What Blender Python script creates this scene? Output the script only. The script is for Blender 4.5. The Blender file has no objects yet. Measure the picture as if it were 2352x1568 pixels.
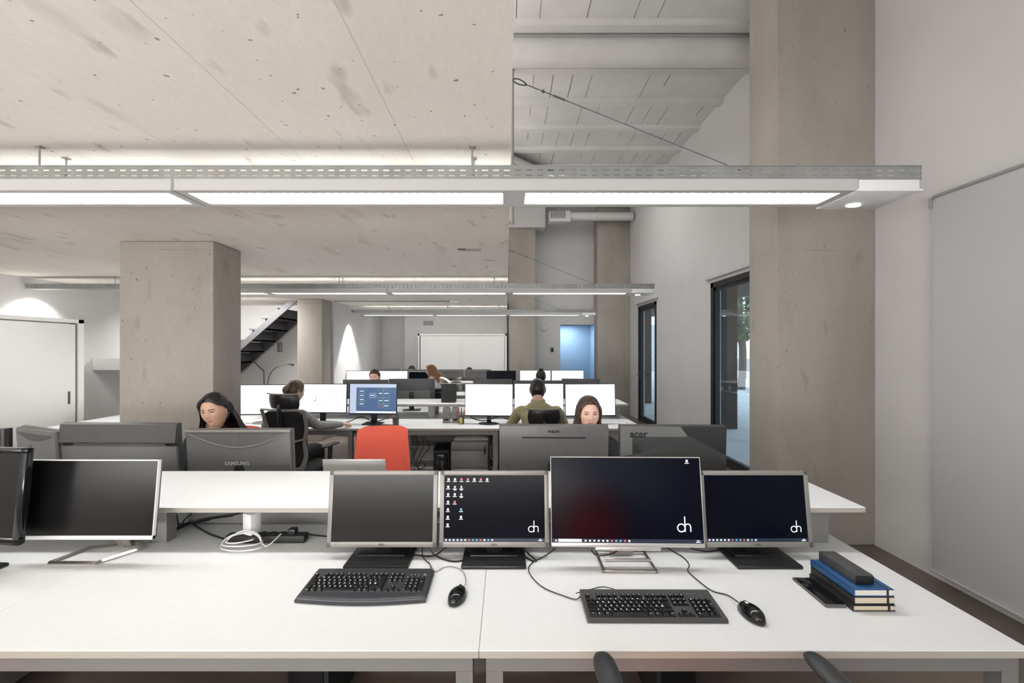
import bpy, bmesh, math, random
from mathutils import Vector, Matrix, noise
random.seed(7)
C = bpy.context.scene.collection
PI = math.pi
# ------------------------------------------------------------------ camera, world, exposure
CAMZ = 1.62
cam_d = bpy.data.cameras.new('camera'); cam = bpy.data.objects.new('camera', cam_d); C.objects.link(cam)
cam.location = (0, 0, CAMZ); cam.rotation_euler = (PI/2, 0, 0)
cam_d.sensor_width = 36; cam_d.lens = 36*1000/2352; cam_d.clip_start = 0.05
cam_d.shift_x = 13/2352; cam_d.shift_y = 18/2352
bpy.context.scene.camera = cam
vs = bpy.context.scene.view_settings
vs.view_transform = 'Standard'; vs.look = 'None'; vs.gamma = 1; vs.exposure = 0.06; vs.use_curve_mapping = False
w = bpy.data.worlds.new('world'); bpy.context.scene.world = w; w.use_nodes = True
w.node_tree.nodes['Background'].inputs[0].default_value = (0.80, 0.90, 1.0, 1)
w.node_tree.nodes['Background'].inputs[1].default_value = 2.6
def D0(a): return math.radians(a)
def area(name, loc, rot, sx, sy, e, col):
    l = bpy.data.lights.new(name, 'AREA'); l.shape = 'RECTANGLE'; l.size = sx; l.size_y = sy; l.energy = e; l.color = col
    o = bpy.data.objects.new(name, l); C.objects.link(o); o.location = loc; o.rotation_euler = rot; return o
area('added_slab_fill', (-2.4, -2.7, 1.1), (PI/2+1.12, 0, 0), 6.4, 1.0, 330, (1,.99,.97))  # unseen fill light added behind the camera to brighten the slab
area('added_upper_fill', (-3.0, 3.5, 4.0), (PI, 0, 0), 3, 9, 370, (1,.985,.97))                 # unseen light added to brighten the high ceiling and right wall
area('added_far_fill', (-1.4, 10.1, 2.44), (D0(28), 0, 0), 3, .3, 6, (1,.98,.95))  # unseen fill light added to lift the back of the room
area('added_stair_fill', (-4.7, 7.3, 2.44), (D0(20), 0, 0), 1.2, .3, 50, (1,.98,.95))  # unseen fill light added to lift the wall behind the stair
area('added_bay_fill', (1.5, 8.3, 4.95), (D0(12), 0, 0), 1.5, 3, 45, (1,.98,.96))  # unseen fill light added to lift the far end of the high bay
area('added_left_fill', (-4.3, 4.6, 2.44), (0, 0, 0), .3, 2, 24, (1,.985,.96))  # unseen fill light added to brighten the left wall and cupboard
LAMP = 22.0       # radiance of the fluorescent tubes' diffusers
def P(px, py, d):  # a point of the place seen at that pixel, d metres away
    return Vector(((px-1163)*d/1000, d, CAMZ-(py-802)*d/1000))
# ------------------------------------------------------------------ helpers
def T(x, y, z): return Matrix.Translation((x, y, z))
def RX(a): return Matrix.Rotation(a, 4, 'X')
def RY(a): return Matrix.Rotation(a, 4, 'Y')
def RZ(a): return Matrix.Rotation(a, 4, 'Z')
def D(a): return math.radians(a)
class B:
    def __init__(s, M=None):
        s.v = []; s.f = []; s.m = []; s.M = M or Matrix(); s.mat = 0
    def add(s, vs, fs, mat=None, M=None):
        o = len(s.v); MM = s.M @ M if M is not None else s.M
        s.v += [MM @ Vector(p) for p in vs]
        s.f += [tuple(i+o for i in f) for f in fs]; s.m += [s.mat if mat is None else mat]*len(fs); return s
    def box(s, x0, x1, y0, y1, z0, z1, bev=0, mat=None, M=None, seg=2):
        if bev <= 0:
            v = [(x, y, z) for x in (x0, x1) for y in (y0, y1) for z in (z0, z1)]
            return s.add(v, [(0,1,3,2),(4,6,7,5),(0,4,5,1),(2,3,7,6),(0,2,6,4),(1,5,7,3)], mat, M)
        bm = bmesh.new(); bmesh.ops.create_cube(bm, size=1)
        for q in bm.verts: q.co = Vector(((x0+x1)/2+q.co.x*(x1-x0), (y0+y1)/2+q.co.y*(y1-y0), (z0+z1)/2+q.co.z*(z1-z0)))
        bmesh.ops.bevel(bm, geom=bm.edges[:]+bm.verts[:], offset=bev, segments=seg, profile=.5, affect='EDGES')
        return s.bm(bm, mat, M)
    def bm(s, bm, mat=None, M=None):
        bm.verts.ensure_lookup_table(); bm.verts.index_update()
        s.add([q.co.copy() for q in bm.verts], [[q.index for q in f.verts] for f in bm.faces], mat, M); bm.free(); return s
    def tube(s, pts, r, n=8, mat=None, M=None, smooth=0, flat=1.0, caps=True):
        pts = [Vector(p) for p in pts]
        rr = list(r) if isinstance(r, (list, tuple)) else [r]*len(pts)
        if smooth and len(pts) > 2:
            q = []; qr = []
            for i in range(len(pts)-1):
                a, b, c, d = pts[max(i-1,0)], pts[i], pts[i+1], pts[min(i+2,len(pts)-1)]
                for k in range(smooth):
                    t = k/smooth
                    q.append(.5*((2*b)+(c-a)*t+(2*a-5*b+4*c-d)*t*t+(3*b-a-3*c+d)*t**3)); qr.append(rr[i]*(1-t)+rr[i+1]*t)
            q.append(pts[-1]); qr.append(rr[-1]); pts, rr = q, qr
        N = len(pts); vs = []; fs = []
        t0 = (pts[1]-pts[0]).normalized(); up = Vector((0,0,1)) if abs(t0.z) < .9 else Vector((0,1,0))
        for i, p in enumerate(pts):
            t = (pts[min(i+1,N-1)]-pts[max(i-1,0)])
            t = t.normalized() if t.length > 1e-9 else t0
            u = t.cross(up)
            if u.length < 1e-4: u = t.cross(Vector((1,0,0)))
            u.normalize(); w_ = u.cross(t).normalized(); up = w_
            for k in range(n):
                a = 2*PI*k/n; vs.append(p+u*math.cos(a)*rr[i]+w_*math.sin(a)*rr[i]*flat)
        for i in range(N-1):
            for k in range(n): fs.append((i*n+k, i*n+(k+1)%n, (i+1)*n+(k+1)%n, (i+1)*n+k))
        if caps: fs.append(tuple(range(n))[::-1]); fs.append(tuple((N-1)*n+k for k in range(n)))
        return s.add(vs, fs, mat, M)
    def lathe(s, prof, n=24, mat=None, M=None, sy=1.0):
        vs = [(r*math.cos(2*PI*k/n), r*math.sin(2*PI*k/n)*sy, z) for r, z in prof for k in range(n)]
        fs = [(i*n+k, i*n+(k+1)%n, (i+1)*n+(k+1)%n, (i+1)*n+k) for i in range(len(prof)-1) for k in range(n)]
        fs += [tuple(range(n))[::-1], tuple((len(prof)-1)*n+k for k in range(n))]
        return s.add(vs, fs, mat, M)
    def ball(s, c, r, n=16, mat=None, M=None):
        r = r if isinstance(r, (tuple, list)) else (r, r, r)
        pr = [(math.sin(PI*i/(n//2)), -math.cos(PI*i/(n//2))) for i in range(n//2+1)]
        pr[0] = (1e-4, -1); pr[-1] = (1e-4, 1)
        MM = T(*c) @ Matrix.Diagonal((r[0], r[1], r[2], 1))
        return s.lathe(pr, n, mat, (M @ MM) if M is not None else MM)
    def prism(s, poly, a, b, axis='y', mat=None, M=None):   # poly in the plane across the axis
        n = len(poly)
        f = {'y': lambda u, v, t: (u, t, v), 'z': lambda u, v, t: (u, v, t), 'x': lambda u, v, t: (t, u, v)}[axis]
        vs = [f(u, v, t) for t in (a, b) for u, v in poly]
        fs = [(k, (k+1) % n, n+(k+1) % n, n+k) for k in range(n)]+[tuple(range(n))[::-1], tuple(range(n, 2*n))]
        return s.add(vs, fs, mat, M)
    def grid(s, fn, nu, nv, mat=None, M=None, closeu=False):
        vs = [fn(u/nu, v/nv) for v in range(nv+1) for u in range(nu+(0 if closeu else 1))]
        W = nu if closeu else nu+1
        fs = [(v*W+u, v*W+(u+1) % W, (v+1)*W+(u+1) % W, (v+1)*W+u) for v in range(nv) for u in range(nu)]
        return s.add(vs, fs, mat, M)
    def text(s, txt, size, M, depth=.0006, mat=None, align='CENTER', bold=0):
        vs_, fs_ = glyphs(txt, depth/size, align, bold)
        return s.add([v*size for v in vs_], fs_, mat, M)
    def build(s, name, mats, parent=None, smooth=True, sharp=35, **kw):
        me = bpy.data.meshes.new(name); me.from_pydata([tuple(p) for p in s.v], [], s.f)
        mats = mats if isinstance(mats, (list, tuple)) else [mats]
        for m_ in mats: me.materials.append(m_)
        if len(mats) > 1: me.polygons.foreach_set('material_index', s.m)
        b_ = bmesh.new(); b_.from_mesh(me); bmesh.ops.recalc_face_normals(b_, faces=b_.faces[:]); b_.to_mesh(me); b_.free()
        if smooth:
            me.polygons.foreach_set('use_smooth', [True]*len(me.polygons)); me.set_sharp_from_angle(angle=D(sharp))
        o = bpy.data.objects.new(name, me); C.objects.link(o)
        if parent: o.parent = parent
        for k_, v_ in kw.items(): o[k_] = v_
        return o
_g = {}
def glyphs(txt, depth, align, bold):
    key = (txt, round(depth, 4), align, bold)
    if key not in _g:
        cu = bpy.data.curves.new('t', 'FONT'); cu.body = txt; cu.size = 1; cu.extrude = depth; cu.align_x = align; cu.align_y = 'CENTER'; cu.offset = bold; cu.resolution_u = 3
        o = bpy.data.objects.new('t', cu); C.objects.link(o)
        me = bpy.data.meshes.new_from_object(o.evaluated_get(bpy.context.evaluated_depsgraph_get()))
        _g[key] = ([v.co.copy() for v in me.vertices], [tuple(p.vertices) for p in me.polygons])
        bpy.data.objects.remove(o); bpy.data.curves.remove(cu); bpy.data.meshes.remove(me)
    return _g[key]
def thing(name, label, cat, loc=(0,0,0), rz=0, group=None):
    o = bpy.data.objects.new(name, None); C.objects.link(o); o.location = loc; o.rotation_euler = (0, 0, rz); o.empty_display_size = .1
    return tag(o, label, cat, group)
def tag(o, label, cat, group=None):
    o['label'] = label; o['category'] = cat
    if group: o['group'] = group
    return o
def struct(b, name, m, **kw):
    o = b.build(name, m, smooth=kw.pop('smooth', False)); o['kind'] = 'structure'
    for k, v in kw.items(): o[k] = v
    return o
KIDS = {}
def dup(root, loc, rz=0, label=None, group=None, S=None):
    def rec(o, par):
        c = o.copy(); C.objects.link(c); c.parent = par
        for ch in [q for q in ALL if q.parent == o]: rec(ch, c)
        return c
    ALL = list(bpy.data.objects)
    r = rec(root, None); r.location = loc; r.rotation_euler = (0, 0, rz)
    if S: r.scale = S
    if label: r['label'] = label
    if group: r['group'] = group
    return r
# ------------------------------------------------------------------ materials
def mat(name, col, rough=.5, metal=0, emit=None, es=0, spec=.5, noise_=0, nscale=40, bump=0, bscale=200, sheen=0, alpha=None, trans=0, streak=None, coat=0):
    m = bpy.data.materials.new(name); m.use_nodes = True; nt = m.node_tree; N = nt.nodes; L = nt.links
    b = N['Principled BSDF']; I = b.inputs
    I['Base Color'].default_value = (*col, 1); I['Roughness'].default_value = rough; I['Metallic'].default_value = metal
    I['Specular IOR Level'].default_value = spec; I['Sheen Weight'].default_value = sheen; I['Coat Weight'].default_value = coat
    if emit: I['Emission Color'].default_value = (*emit, 1); I['Emission Strength'].default_value = es
    if trans: I['Transmission Weight'].default_value = trans
    tc = N.new('ShaderNodeTexCoord')
    mp = N.new('ShaderNodeMapping'); L.new(tc.outputs['Object'], mp.inputs[0])
    if streak: mp.inputs['Scale'].default_value = streak
    if noise_:
        n = N.new('ShaderNodeTexNoise'); n.inputs['Scale'].default_value = nscale; n.inputs['Detail'].default_value = 4; L.new(mp.outputs[0], n.inputs[0])
        r = N.new('ShaderNodeMapRange'); r.inputs[1].default_value = .3; r.inputs[2].default_value = .7; r.inputs[3].default_value = 1-noise_; r.inputs[4].default_value = 1+noise_
        L.new(n.outputs[0], r.inputs[0])
        mx = N.new('ShaderNodeVectorMath'); mx.operation = 'SCALE'; mx.inputs[0].default_value = col; L.new(r.outputs[0], mx.inputs['Scale']); L.new(mx.outputs[0], I['Base Color'])
    if bump:
        n = N.new('ShaderNodeTexNoise'); n.inputs['Scale'].default_value = bscale; n.inputs['Detail'].default_value = 3; L.new(mp.outputs[0], n.inputs[0])
        bp = N.new('ShaderNodeBump'); bp.inputs['Strength'].default_value = bump; bp.inputs['Distance'].default_value = .002; L.new(n.outputs[0], bp.inputs['Height']); L.new(bp.outputs[0], I['Normal'])
    return m
def concrete(name, base, dark, stain, lines=None, blot=.5, pits=True, stretch=(1,1,1), rough=.75, hl=None):
    m = bpy.data.materials.new(name); m.use_nodes = True; nt = m.node_tree; N = nt.nodes; L = nt.links; b = N['Principled BSDF']
    b.inputs['Roughness'].default_value = rough; b.inputs['Specular IOR Level'].default_value = .3
    tc = N.new('ShaderNodeTexCoord')
    def nz(scale, det=5, st=stretch, ro=.55, off=0):
        mp = N.new('ShaderNodeMapping'); mp.inputs['Scale'].default_value = st; mp.inputs['Location'].default_value = (off, off*.7, off*.3); L.new(tc.outputs['Object'], mp.inputs[0])
        n = N.new('ShaderNodeTexNoise'); n.inputs['Scale'].default_value = scale; n.inputs['Detail'].default_value = det; n.inputs['Roughness'].default_value = ro; L.new(mp.outputs[0], n.inputs[0]); return n.outputs[0]
    def rng(src, a, b_, c=0, d=1):
        r = N.new('ShaderNodeMapRange'); r.inputs[1].default_value = a; r.inputs[2].default_value = b_; r.inputs[3].default_value = c; r.inputs[4].default_value = d; L.new(src, r.inputs[0]); return r.outputs[0]
    def mix(f, c1, c2):
        x = N.new('ShaderNodeMix'); x.data_type = 'RGBA'; L.new(f, x.inputs[0])
        for i, c in ((6, c1), (7, c2)):
            if isinstance(c, tuple): x.inputs[i].default_value = (*c, 1)
            else: L.new(c, x.inputs[i])
        return x.outputs[2]
    def math_(op, a, b_=None):
        x = N.new('ShaderNodeMath'); x.operation = op
        for i, c in enumerate((a, b_)):
            if c is None: continue
            if isinstance(c, (int, float)): x.inputs[i].default_value = c
            else: L.new(c, x.inputs[i])
        return x.outputs[0]
    col = mix(rng(nz(1.1), .35, .68), base, dark)
    col = mix(rng(nz(.5, 3, off=3), .5, .7, 0, .5), col, tuple(c*1.08 for c in base))
    col = mix(rng(nz(3.1, 3, ro=.45, off=9), .63, .78, 0, blot), col, stain)
    col = mix(rng(nz(9, 2, ro=.4, off=20), .66, .77, 0, blot), col, stain)
    fine = nz(60, 4)
    col = mix(rng(fine, .3, .8, 0, .22), col, tuple(c*.72 for c in dark))
    if pits: col = mix(rng(nz(42, 1, (1,1,1), .3, 5), .775, .80, 0, .7), col, tuple(c*.25 for c in stain))
    if lines or hl:
        sp = N.new('ShaderNodeSeparateXYZ'); L.new(tc.outputs['Object'], sp.inputs[0])
        for ax, step, off, wd, st in (lines or []):
            pp = math_('PINGPONG', math_('ADD', sp.outputs[ax], off), step/2)
            ln = rng(pp, 0, wd, 1, 0)
            ln = math_('MULTIPLY', ln, rng(nz(1.7, 2, off=30+ax), .38, .6, .15*st, st))
            col = mix(ln, col, tuple(c*.45 for c in dark))
    L.new(col, b.inputs['Base Color'])
    bp = N.new('ShaderNodeBump'); bp.inputs['Strength'].default_value = .35; bp.inputs['Distance'].default_value = .004; L.new(nz(18, 6), bp.inputs['Height']); L.new(bp.outputs[0], b.inputs['Normal'])
    return m
M = {}
M['slab'] = concrete('slab concrete', (.87,.835,.775), (.77,.735,.675), (.42,.37,.30), lines=[(0, .52, .44+.26*0, .0035, .5), (1, 2.9, .9, .003, .3)], blot=.55, stretch=(1.3,.45,1))
M['col'] = concrete('column concrete', (.45,.415,.37), (.34,.315,.275), (.22,.20,.165), lines=[(2, 2.44, 0, .004, .6)], blot=.3, stretch=(1.2,1.2,.45))
M['wall'] = mat('white wall paint', (.63,.62,.615), .8, noise_=.025, nscale=2, bump=.15, bscale=90, spec=.25)
M['upceil'] = mat('white painted joists', (.66,.65,.64), .85, noise_=.05, nscale=3, bump=.3, bscale=60, spec=.2)
M['seam'] = mat('dark joint', (.12,.115,.11), .9)
M['floor'] = concrete('polished concrete floor', (.19,.155,.13), (.12,.098,.083), (.06,.05,.045), blot=.4, pits=False, rough=.3)
M['desk'] = mat('white laminate', (.77,.78,.785), .45, noise_=.012, nscale=30, spec=.35)
M['edge'] = mat('desk edge band', (.46,.43,.38), .5)
M['alu'] = mat('grey lacquered steel', (.27,.265,.26), .4, .3, noise_=.02, nscale=5)
M['galv'] = mat('galvanised steel', (.36,.37,.36), .38, .65, noise_=.10, nscale=9)
M['fix'] = mat('white lamp housing', (.50,.50,.49), .4)
M['blade'] = mat('louvre blade', (.5,.5,.5), .25, .4)
M['lamp'] = mat('fluorescent light', (1,1,1), .5, emit=(1,.985,.965), es=LAMP)
M['upfill'] = mat('added upward glow', (1,1,1), .5, emit=(1,.97,.93), es=LAMP*.42)  # glow added on top of the lamps to brighten the slab
M['led'] = mat('small light', (1,1,1), .5, emit=(.9,.95,1), es=14)
M['blk'] = mat('black plastic', (.012,.012,.013), .32)
M['blkm'] = mat('matt black plastic', (.02,.02,.021), .55, bump=.1, bscale=400)
M['blkg'] = mat('gloss black plastic', (.008,.008,.009), .1)
M['dgrey'] = mat('dark grey plastic', (.06,.06,.062), .4, noise_=.05, nscale=20)
M['mgrey'] = mat('mid grey plastic', (.115,.113,.112), .42, noise_=.04, nscale=20)
M['silver'] = mat('silver plastic', (.27,.258,.245), .38, .25)
M['silverl'] = mat('pale silver metal', (.62,.61,.59), .3, .5)
M['chrome'] = mat('brushed chrome', (.55,.52,.49), .2, .9)
M['whitep'] = mat('white plastic', (.80,.80,.80), .3)
M['scr_off'] = mat('screen off', (.012,.012,.012), .22, spec=.28)
M['scr_dark'] = mat('screen showing dark desktop', (.003,.003,.004), .22, spec=.09, emit=(.006,.010,.045), es=.1)
M['scr_white'] = mat('screen showing white page', (.02,.02,.02), .3, emit=(.93,.95,1), es=1.25)
M['scr_blue'] = mat('screen showing blue drawing', (.02,.02,.02), .3, emit=(.10,.19,.38), es=.75)
M['scr_pale'] = mat('screen toolbar', (.02,.02,.02), .3, emit=(.55,.62,.80), es=1)
M['e_white'] = mat('glowing white pixels', (.1,.1,.1), .3, emit=(.9,.95,1), es=1.1)
M['e_red'] = mat('glowing red pixels', (.1,.1,.1), .3, emit=(1,.08,.06), es=.8)
M['e_cyan'] = mat('glowing blue pixels', (.1,.1,.1), .3, emit=(.15,.5,.8), es=.9)
M['e_green'] = mat('glowing green lines', (.1,.1,.1), .3, emit=(.35,.6,.2), es=.6)
M['e_grey'] = mat('grey pixels', (.1,.1,.1), .3, emit=(.35,.36,.40), es=1)
M['e_bar'] = mat('dark taskbar pixels', (.01,.01,.01), .3, emit=(.02,.035,.08), es=.6)
M['red'] = mat('coral red fabric', (.86,.135,.085), .85, noise_=.05, nscale=300, bump=.3, bscale=700, sheen=.2)
M['mesh'] = mat('black mesh fabric', (.012,.012,.013), .8, bump=.6, bscale=900)
M['paper'] = mat('paper', (.78,.76,.70), .7, noise_=.05, nscale=300, streak=(1,1,30))
M['cream'] = mat('cream pages', (.66,.58,.44), .7, noise_=.08, nscale=200, streak=(1,1,40))
M['blue'] = mat('blue book cover', (.02,.085,.23), .45, bump=.1)
M['legend'] = mat('white key legend', (.85,.85,.85), .5)
M['cab'] = mat('off white cabinet', (.80,.79,.77), .55, noise_=.01, nscale=4)
M['stair'] = mat('dark grey painted steel', (.10,.10,.105), .5, .2)
M['glass'] = None
M['pave'] = mat('pale paving', (.55,.58,.60), .8, noise_=.12, nscale=3, bump=.5, bscale=8)
M['leaf'] = mat('tree leaves', (.10,.14,.08), .7, noise_=.3, nscale=8)
M['trunk'] = mat('tree bark', (.12,.10,.08), .9)
M['darkwall'] = mat('dark brick', (.05,.038,.034), .8, noise_=.2, nscale=12)
M['yellow'] = mat('yellow green plastic', (.55,.55,.10), .4)
M['wb'] = mat('whiteboard enamel', (.56,.565,.575), .16, spec=.6)
def glassmat():
    m = bpy.data.materials.new('window glass'); m.use_nodes = True; N = m.node_tree.nodes; L = m.node_tree.links
    N.remove(N['Principled BSDF']); o = N['Material Output']; t = N.new('ShaderNodeBsdfTransparent'); t.inputs[0].default_value = (.86,.92,.95,1)
    g = N.new('ShaderNodeBsdfGlossy'); g.inputs['Roughness'].default_value = .02; f0 = N.new('ShaderNodeLayerWeight'); f0.inputs[0].default_value = .18; f = N.new('ShaderNodeMath'); f.operation = 'MULTIPLY_ADD'; f.inputs[1].default_value = .45; f.inputs[2].default_value = .05; L.new(f0.outputs['Facing'], f.inputs[0])
    x = N.new('ShaderNodeMixShader'); L.new(f.outputs[0], x.inputs[0]); L.new(t.outputs[0], x.inputs[1]); L.new(g.outputs[0], x.inputs[2]); L.new(x.outputs[0], o.inputs[0]); return m
M['glass'] = glassmat()
def wallpaper():   # dark desktop picture with a red glow at left and navy at right
    m = mat('screen showing red and navy desktop', (.003,.003,.004), .22, spec=.09); N = m.node_tree.nodes; L = m.node_tree.links; b = N['Principled BSDF']
    tc = N.new('ShaderNodeTexCoord'); mp = N.new('ShaderNodeMapping'); L.new(tc.outputs['Object'], mp.inputs[0]); mp.inputs['Location'].default_value = (.165, 0, -.17); mp.inputs['Scale'].default_value = (1, 0, 1)
    ln = N.new('ShaderNodeVectorMath'); ln.operation = 'LENGTH'; L.new(mp.outputs[0], ln.inputs[0])
    r = N.new('ShaderNodeMapRange'); r.inputs[1].default_value = .0; r.inputs[2].default_value = .2; r.inputs[3].default_value = 1; r.inputs[4].default_value = 0; L.new(ln.outputs['Value'], r.inputs[0])
    x = N.new('ShaderNodeMix'); x.data_type = 'RGBA'; L.new(r.outputs[0], x.inputs[0]); x.inputs[6].default_value = (.0008,.0015,.008,1); x.inputs[7].default_value = (.035,.0006,.001,1)
    L.new(x.outputs[2], b.inputs['Emission Color']); b.inputs['Emission Strength'].default_value = .7; return m
M['scr_wall'] = wallpaper()
# ------------------------------------------------------------------ room
XL, XR, YB, YF = -5.95, 3.05, -3.2, 11.3      # left wall, right wall, wall behind the camera, far wall
CZ, HZ = 2.511, 5.14                          # low concrete slab, high joist ceiling
struct(B().box(XL-.2, XR+.2, YB-.2, YF+3.2, -.1, 0), 'floor', M['floor'])
struct(B().box(XL-.2, .02, YB-.2, YF, CZ, CZ+.32), 'ceiling', M['slab'], label='bare concrete slab ceiling with board marks')
b = B(); b.box(XL-.2, XR+.2, YB-.2, YF+.3, HZ, HZ+.2)
y = .33
while y < YF:                                   # joists across the high ceiling
    b.prism([(y-.075, HZ), (y-.06, HZ-.055), (y+.06, HZ-.055), (y+.075, HZ)], XL, XR, 'x'); y += .73
b.tube([(XL, 4.93, HZ-.16), (XR, 4.93, HZ-.16)], .15, 20)
b.prism([(4.84, HZ), (4.80, HZ-.2), (5.06, HZ-.2), (5.02, HZ)], XL, XR, 'x')
random.seed(3); y = .33
while y < YF:                                   # open joints between the infill blocks
    x = .1
    while x < XR:
        if random.random() < .8:
            l = random.choice([.56, .56, .3]); w_ = random.choice([.003, .003, .006])
            b.box(x, x+w_, y+.085, y+.085+l, HZ-.003, HZ+.01, mat=1)
        x += .25
    if random.random() < .6: b.box(.1, XR*random.uniform(.5, 1), y+.078, y+.083, HZ-.002, HZ+.01, mat=1)
    y += .73
struct(b, 'ceiling', [M['upceil'], M['seam']], smooth=True, label='high white painted ceiling of joists and blocks')
struct(B().box(XL-.2, XL, YB, YF, 0, HZ), 'wall_left', M['wall'])
struct(B().box(XL-.2, XR+.2, YB-.2, YB, 2.62, HZ).box(XL-.2, XR+.2, YB-.2, YB, 0, .68).box(XL-.2, .90, YB-.2, YB, .68, 2.62).box(2.22, XR+.2, YB-.2, YB, .68, 2.62), 'wall_front', M['wall'])
b = B()
for k in range(2): b.box(.90+1.26*k, .96+1.26*k, YB-.1, YB-.04, .68, 2.62)
b.box(.90, 2.22, YB-.1, YB-.04, .68, .74); b.box(.90, 2.22, YB-.1, YB-.04, 2.56, 2.62)
struct(b, 'window_1', M['blkm'])
# right wall with two door openings
DO = [(4.75, 6.47), (8.84, 10.03)]; DT = 2.60
b = B(); ys = [YB]+[v for d in DO for v in d]+[YF+.2]
for i in range(0, len(ys), 2): b.box(XR, XR+.14, ys[i], ys[i+1], 0, HZ)
for d in DO: b.box(XR, XR+.14, d[0], d[1], DT, HZ)
struct(b, 'wall_right', M['wall'])
# back wall with the corridor opening
b = B(); OX0, OX1, OT = 1.40, 2.36, 2.26
b.box(XL, OX0, YF, YF+.2, 0, HZ); b.box(OX1, XR, YF, YF+.2, 0, HZ); b.box(OX0, OX1, YF, YF+.2, OT, HZ)
b.box(-2.58, .02, YF-.25, YF, 0, CZ); struct(b, 'wall_back', M['wall'])
b = B(); b.box(OX0-.1, OX0-.02, YF+.2, YF+3, 0, 2.45); b.box(OX0+1.35, OX0+1.43, YF+.2, YF+3, 0, 2.45); b.box(OX0-.1, OX0+1.43, YF+3, YF+3.1, 0, 2.45); b.box(OX0-.1, OX0+1.43, YF+.2, YF+3.1, 2.45, 2.5)
struct(b, 'wall_corridor', mat('wall tinted with bluish light', (.36,.45,.52), .8, noise_=.03, nscale=2))  # the corridor's bluish light is put into the wall colour
# partition at far left and wall behind the stair
struct(B().box(-3.42, -3.22, 8.12, YF, 0, CZ), 'wall_partition', M['wall'])
struct(B().box(XL, -3.42, 8.85, 9.0, 0, CZ), 'wall_stair', M['wall'])
struct(B().box(.02, .95, 10.62, YF, 4.60, HZ-.01), 'trim_1', M['wall'], label='white painted soffit over the far column')
# columns
def column(x0, x1, y0, y1, z1, chips=True):
    b = B(); b.box(x0, x1, y0, y1, 0, z1, .012, seg=2)
    return b.build('concrete_column', M['col'])
tag(column(2.24, XR-.001, 3.60, 4.02, HZ-.002), 'tall bare concrete column nearest the whiteboard on the right wall', 'column', 'bare concrete columns')
tag(column(-3.185, -2.41, 3.58, 3.96, CZ-.002), 'broad concrete column standing at left between the first two desks', 'column', 'bare concrete columns')
tag(column(-3.70, -3.26, 7.70, 8.10, CZ-.002), 'slim pale concrete column beside the staircase', 'column', 'bare concrete columns')
tag(column(2.24, XR-.001, 10.72, 11.12, HZ-.002), 'far tall concrete column against the right wall past the second glass door', 'column', 'bare concrete columns')
tag(column(.06, .72, 10.75, 11.15, 4.598), 'far concrete column between the white cupboard and the corridor opening', 'column', 'bare concrete columns')
# doors
def door(name, y0, y1, leafx, lab):
    X0 = XR-.015; b = B(); f = .075
    b.box(X0, X0+.10, y0, y0+f, 0, DT); b.box(X0, X0+.10, y1-f, y1, 0, DT); b.box(X0, X0+.10, y0, y1, DT-f, DT); b.box(X0, X0+.10, y0, y1, 0, .06)
    o = b.build(name, M['blkm'], smooth=False); o['kind'] = 'structure'; o['label'] = lab
    m = y0+.62; q = B()
    for (a, c) in ((y0+f, m), (m, y1-f)) if y1-y0 > 1.4 else ((y0+f, y1-f),):
        q.box(X0+.02, X0+.08, a, a+.05, .06, DT-f); q.box(X0+.02, X0+.08, c-.05, c, .06, DT-f); q.box(X0+.02, X0+.08, a, c, .06, .12); q.box(X0+.02, X0+.08, a, c, DT-f-.05, DT-f)
    q.build('door_leaf', M['blkm'], o, smooth=False)
    B().box(X0+.045, X0+.052, y0+f, y1-f, .08, DT-f).build('glass_pane', M['glass'], o, smooth=False)
    return o
d1 = door('door_1', *DO[0], 0, 'black framed glass door beside the near concrete column')
d2 = door('door_2', *DO[1], 0, 'narrow black framed glass door farther down the right wall')
h = B(); h.tube([(XR-.02, 9.86, 1.05), (XR-.08, 9.86, 1.05), (XR-.08, 9.74, 1.05)], .012, 8, smooth=3); h.box(XR-.03, XR-.014, 9.84, 9.88, .95, 1.15); h.build('door_handle', M['blk'], d2)
for i, d in enumerate(DO):
    struct(B().box(XR-.05, XR-.001, d[0]-.1, d[1]+.12, DT+.05, DT+.13, .01), f'trim_{i+2}', M['wall'], smooth=True, label='white roller blind box above the glass door')
# outside
struct(B().box(XR+.22, 40, -20, 60, -.12, -.02), 'ground_outside', M['pave'])
struct(B().box(XR+.22, 6.2, -4, 30, 3.0, 3.2), 'ceiling_porch', M['darkwall'])
tag(B().box(4.34, 4.75, 8.95, 9.5, -.02, 3.0).build('porch_pillar', M['darkwall'], smooth=False), 'dark brown pillar seen outside through the near glass door', 'pillar')
tag(B().box(3.9, 4.4, 13.2, 13.6, -.02, 3.0).build('porch_pillar', M['darkwall'], smooth=False), 'dark pillar seen outside through the far glass door', 'pillar')
struct(B().box(9, 30, 33, 33.3, 0, .9).box(9, 30, 60, 60.3, 0, 5), 'wall_garden', M['pave'])
random.seed(5)
def tree(x, y, h, lab):
    t = thing('garden_tree', lab, 'tree', (x, y, -.02), 0, 'trees outside')
    B().tube([(0,0,0), (.05,0,h*.3), (-.1,.1,h*.6), (0,0,h*.9)], [.16,.12,.08,.02], 8, smooth=4).build('trunk', M['trunk'], t)
    b = B()
    for i in range(1500):
        a = random.uniform(0, 2*PI); r = random.random()**.5*h*.36; z = h*random.uniform(.42, 1.02); r *= math.sin(max(.12, min(1, (z/h-.36)/.66))*PI)**.5
        MM = T(r*math.cos(a), r*math.sin(a), z) @ Matrix.Rotation(random.uniform(0, 6), 4, Vector((random.random(), random.random(), .3)).normalized()); s_ = random.uniform(.10, .2)
        b.add([(-s_,0,0),(0,-s_*.4,.02),(s_,0,0),(0,s_*.4,.02)], [(0,1,2,3)], M=MM)
    b.build('foliage', M['leaf'], t, smooth=False)
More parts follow.
